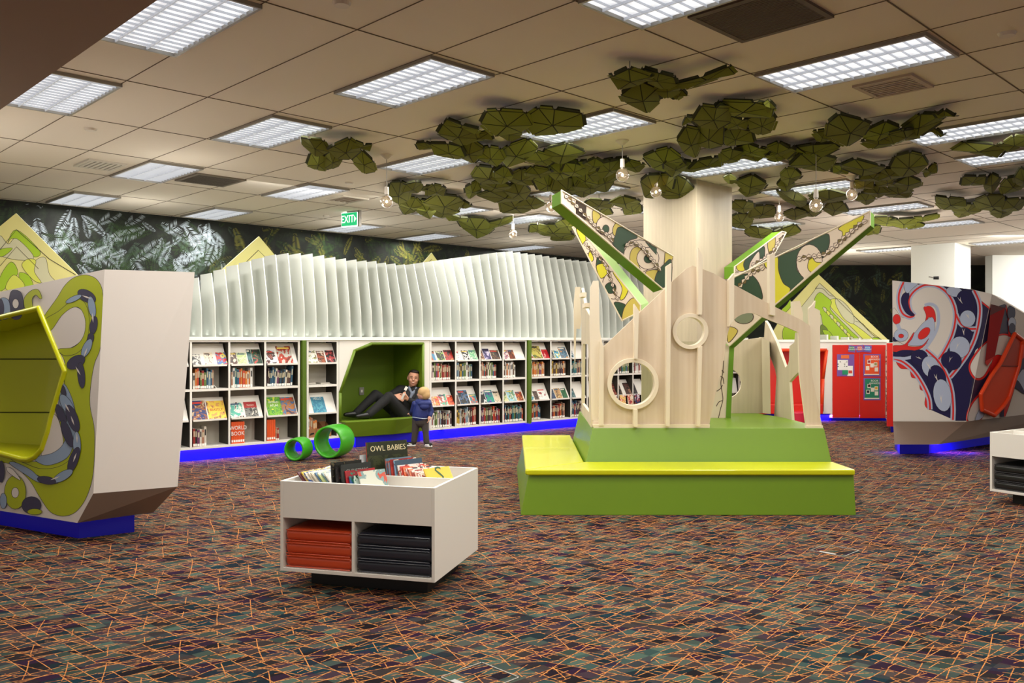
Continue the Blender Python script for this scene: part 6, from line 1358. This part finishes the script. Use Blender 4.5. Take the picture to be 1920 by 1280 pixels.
blob('navy_jacket', [('c', tq(791, 758), tq(790, 768), .10, .112), ('c', tq(790, 768), tq(788, 779), .115, .118), ('c', tq(783, 760), sl_, .06, .048), ('c', tq(799, 760), sr_, .06, .048), ('c', sl_, el_, .047, .042), ('c', el_, el_+(hl_-el_)*.75, .04, .032), ('c', sr_, er_, .047, .042), ('c', er_, er_+(hr_-er_)*.6, .04, .034)], NAVYJ, td, .008, 2)
blob('hood', [('e', tq(796, 756, -.09), (.105, .05, .05)), ('e', tq(796, 762, -.105), (.075, .04, .05)), ('c', tq(783, 753, -.02), tq(804, 753, -.04), .04, .04)], NAVYJ, td, .008, 3)
mb = MB(); sweep(mb, [tq(788, 782.5)+V((.118*cos(a), .112*sin(a), .01*sin(a*2))) for a in [2*pi*i/24 for i in range(24)]], .006, mat('jacket_hem', (176, 190, 206), .6), 8, True); mb.build('jacket_hem', td, smooth=True)
blob('jeans', [('c', tq(789, 782), tq(789, 789), .1, .096), ('c', lh, lf+(lh-lf)*.42, .064, .048), ('c', lf+(lh-lf)*.42, lf+(lh-lf)*.07, .047, .044), ('c', rh, rf+(rh-rf)*.42, .064, .048), ('c', rf+(rh-rf)*.42, rf+(rh-rf)*.07, .047, .044)], JNS, td, .008, 2)
for a, dv_ in ((lf, V((-.09, -.0, 0))), (rf, V((.06, -.05, 0)))):
    a = V((a.x, a.y, .035)); o = blob('shoe', [('c', a, a+dv_, .032, .030), ('c', a+V((0, 0, .02)), a+V((0, 0, .03)), .03, .03)], mat('black_canvas', (24, 22, 22), .8), td, .006, 2)
    blob('white_sole', [('c', V((a.x, a.y, .0165))-dv_*.1, V((a.x, a.y, .0165))+dv_*1.08, .0165, .0165), ('c', V((a.x-.014, a.y-.014, .0165)), V((a.x-.014, a.y-.014, .0165))+dv_, .0165, .0165), ('c', V((a.x+.014, a.y-.014, .0165)), V((a.x+.014, a.y-.014, .0165))+dv_, .0165, .0165), ('c', a+dv_*.1+V((-.02, -.03, .0)), a+dv_*.8+V((0, -.03, .008)), .008, .006)], STICK, td, .005, 1)

# ================================================================== LIGHT
def area(loc, sx, sy, power, col, rot=(0, 0, 0), spread=None):
    l = bpy.data.lights.new('area_light', 'AREA'); l.shape = 'RECTANGLE'; l.size = sx; l.size_y = sy; l.energy = power; l.color = col
    if spread: l.spread = spread
    o = bpy.data.objects.new('area_light', l); COL.objects.link(o); o.location = loc; o.rotation_euler = rot; o.visible_camera = False; return o
for i, (x, y, s_) in enumerate(LIGHTS):
    gx, gy = gxy(x+.6, y+.3)
    if gy > 17 : pw = 55
    else: pw = 34
    area((gx, gy, ZC-.05), 1.1, .5, pw, (1, .965, .9), (0, 0, TH))
# troffers behind and above the photographer that the picture does not reach
for gx, gy in ((-3.2, 1.85), (-1.0, 3.7), (-1.0, 1.85), (-1., 5.65), (-1., 8.1), (-3.2, -.2), (1.2, 3.7), (1.2, 6)):
    x, y = gxy(gx+.6, gy+.3); area((x, y, ZC-.05 if gy > 2.5 or y > 4 else 2.85), 1.1, .5, 20, (1, .92, .8), (0, 0, TH))
# strip lights: behind the fins, and wall washers over the fern print
p = W(4.0, .30, ZTOP+.07); area(p, 8.4, .08, 4, (.97, 1, .92), (pi, 0, ANG))
for u_ in (1.2, 3.0, 4.8, 6.4): q = W(u_, -1.0, ZC-.1); area(q, 1.4, .25, 9, (1, .97, .92), (rad(-38)*-1, 0, ANG))
# blue strips under the furniture
for u_, l_ in ((2.0, 4.0), (6.2, 4.2)):
    area(W(u_, .03, ZB-.01), l_, .03, 30, (.12, .04, 1), (0, 0, ANG))
area(PL.hit(-10, 985)+V((0, .2, -.0)), 2.0, .04, 20, (.12, .04, 1), (0, 0, math.atan2(pv.y, pv.x)))
area((fx(1745, 11.8), 11.75, .16), 1.2, .04, 20, (.12, .04, 1)); area((fx(1600, YR), YR+.0, .11), 1.3, .04, 20, (.12, .04, 1))
def point(loc, r, pw, col):
    l = bpy.data.lights.new('fill_point_light', 'POINT'); l.shadow_soft_size = r; l.energy = pw; l.color = col
    o = bpy.data.objects.new('fill_point_light', l); COL.objects.link(o); o.location = loc; o.visible_camera = False
for (x, y, z, pw) in ((-5.5, 7.6, 2.45, 26), (-5.2, 12.0, 2.9, 12), (-2.6, 14.2, 2.9, 12), (.4, 16.8, 2.9, 12), (-3.6, 9.2, 2.9, 8), (-1.2, 11.2, 2.9, 8), (1, 13.4, 2.9, 8), (5.8, 13.6, 2.5, 34), (10.5, 15.2, 2.5, 60), (7.5, 18.8, 2.6, 50), (14, 17, 2.6, 50), (-4.2, 4.6, 2.3, 12), (1.6, 12.6, 2.6, 20), (5.3, 15.2, 1.2, 12)): point((x, y, z), .35, pw, (1, .95, .86))  # soft fill lamps added to brighten the ceiling, fern wall, slat tops and red nook
# pools of light on the white column and the trunk
area((9.3, 15.9, ZC-.06), .5, .3, 40, (1, .98, .95), (rad(30), 0, 0)); area((12.6, 18.3, ZC-.06), .5, .3, 50, (1, .98, .95), (rad(30), 0, 0))

wd_ = bpy.data.worlds.new('World'); SC.world = wd_; wd_.use_nodes = True
bg = wd_.node_tree.nodes['Background']; bg.inputs[0].default_value = (1.0, .93, .84, 1); bg.inputs[1].default_value = .42

cam = bpy.data.cameras.new('Camera'); co = bpy.data.objects.new('Camera', cam); COL.objects.link(co)
co.location = (0, 0, HC); co.rotation_euler = (rad(90), 0, 0); cam.sensor_width = 36; cam.lens = F/1920*36; cam.shift_y = -(640-YH)/1920; cam.clip_start = .05; cam.clip_end = 200
SC.camera = co
SC.view_settings.view_transform = 'Standard'; SC.view_settings.look = 'None'; SC.view_settings.exposure = .27; SC.view_settings.gamma = 1
SC.cycles.use_adaptive_sampling = True; SC.cycles.adaptive_threshold = .05; SC.cycles.max_bounces = 5; SC.cycles.diffuse_bounces = 3; SC.cycles.glossy_bounces = 3; SC.cycles.transmission_bounces = 4; SC.cycles.transparent_max_bounces = 8
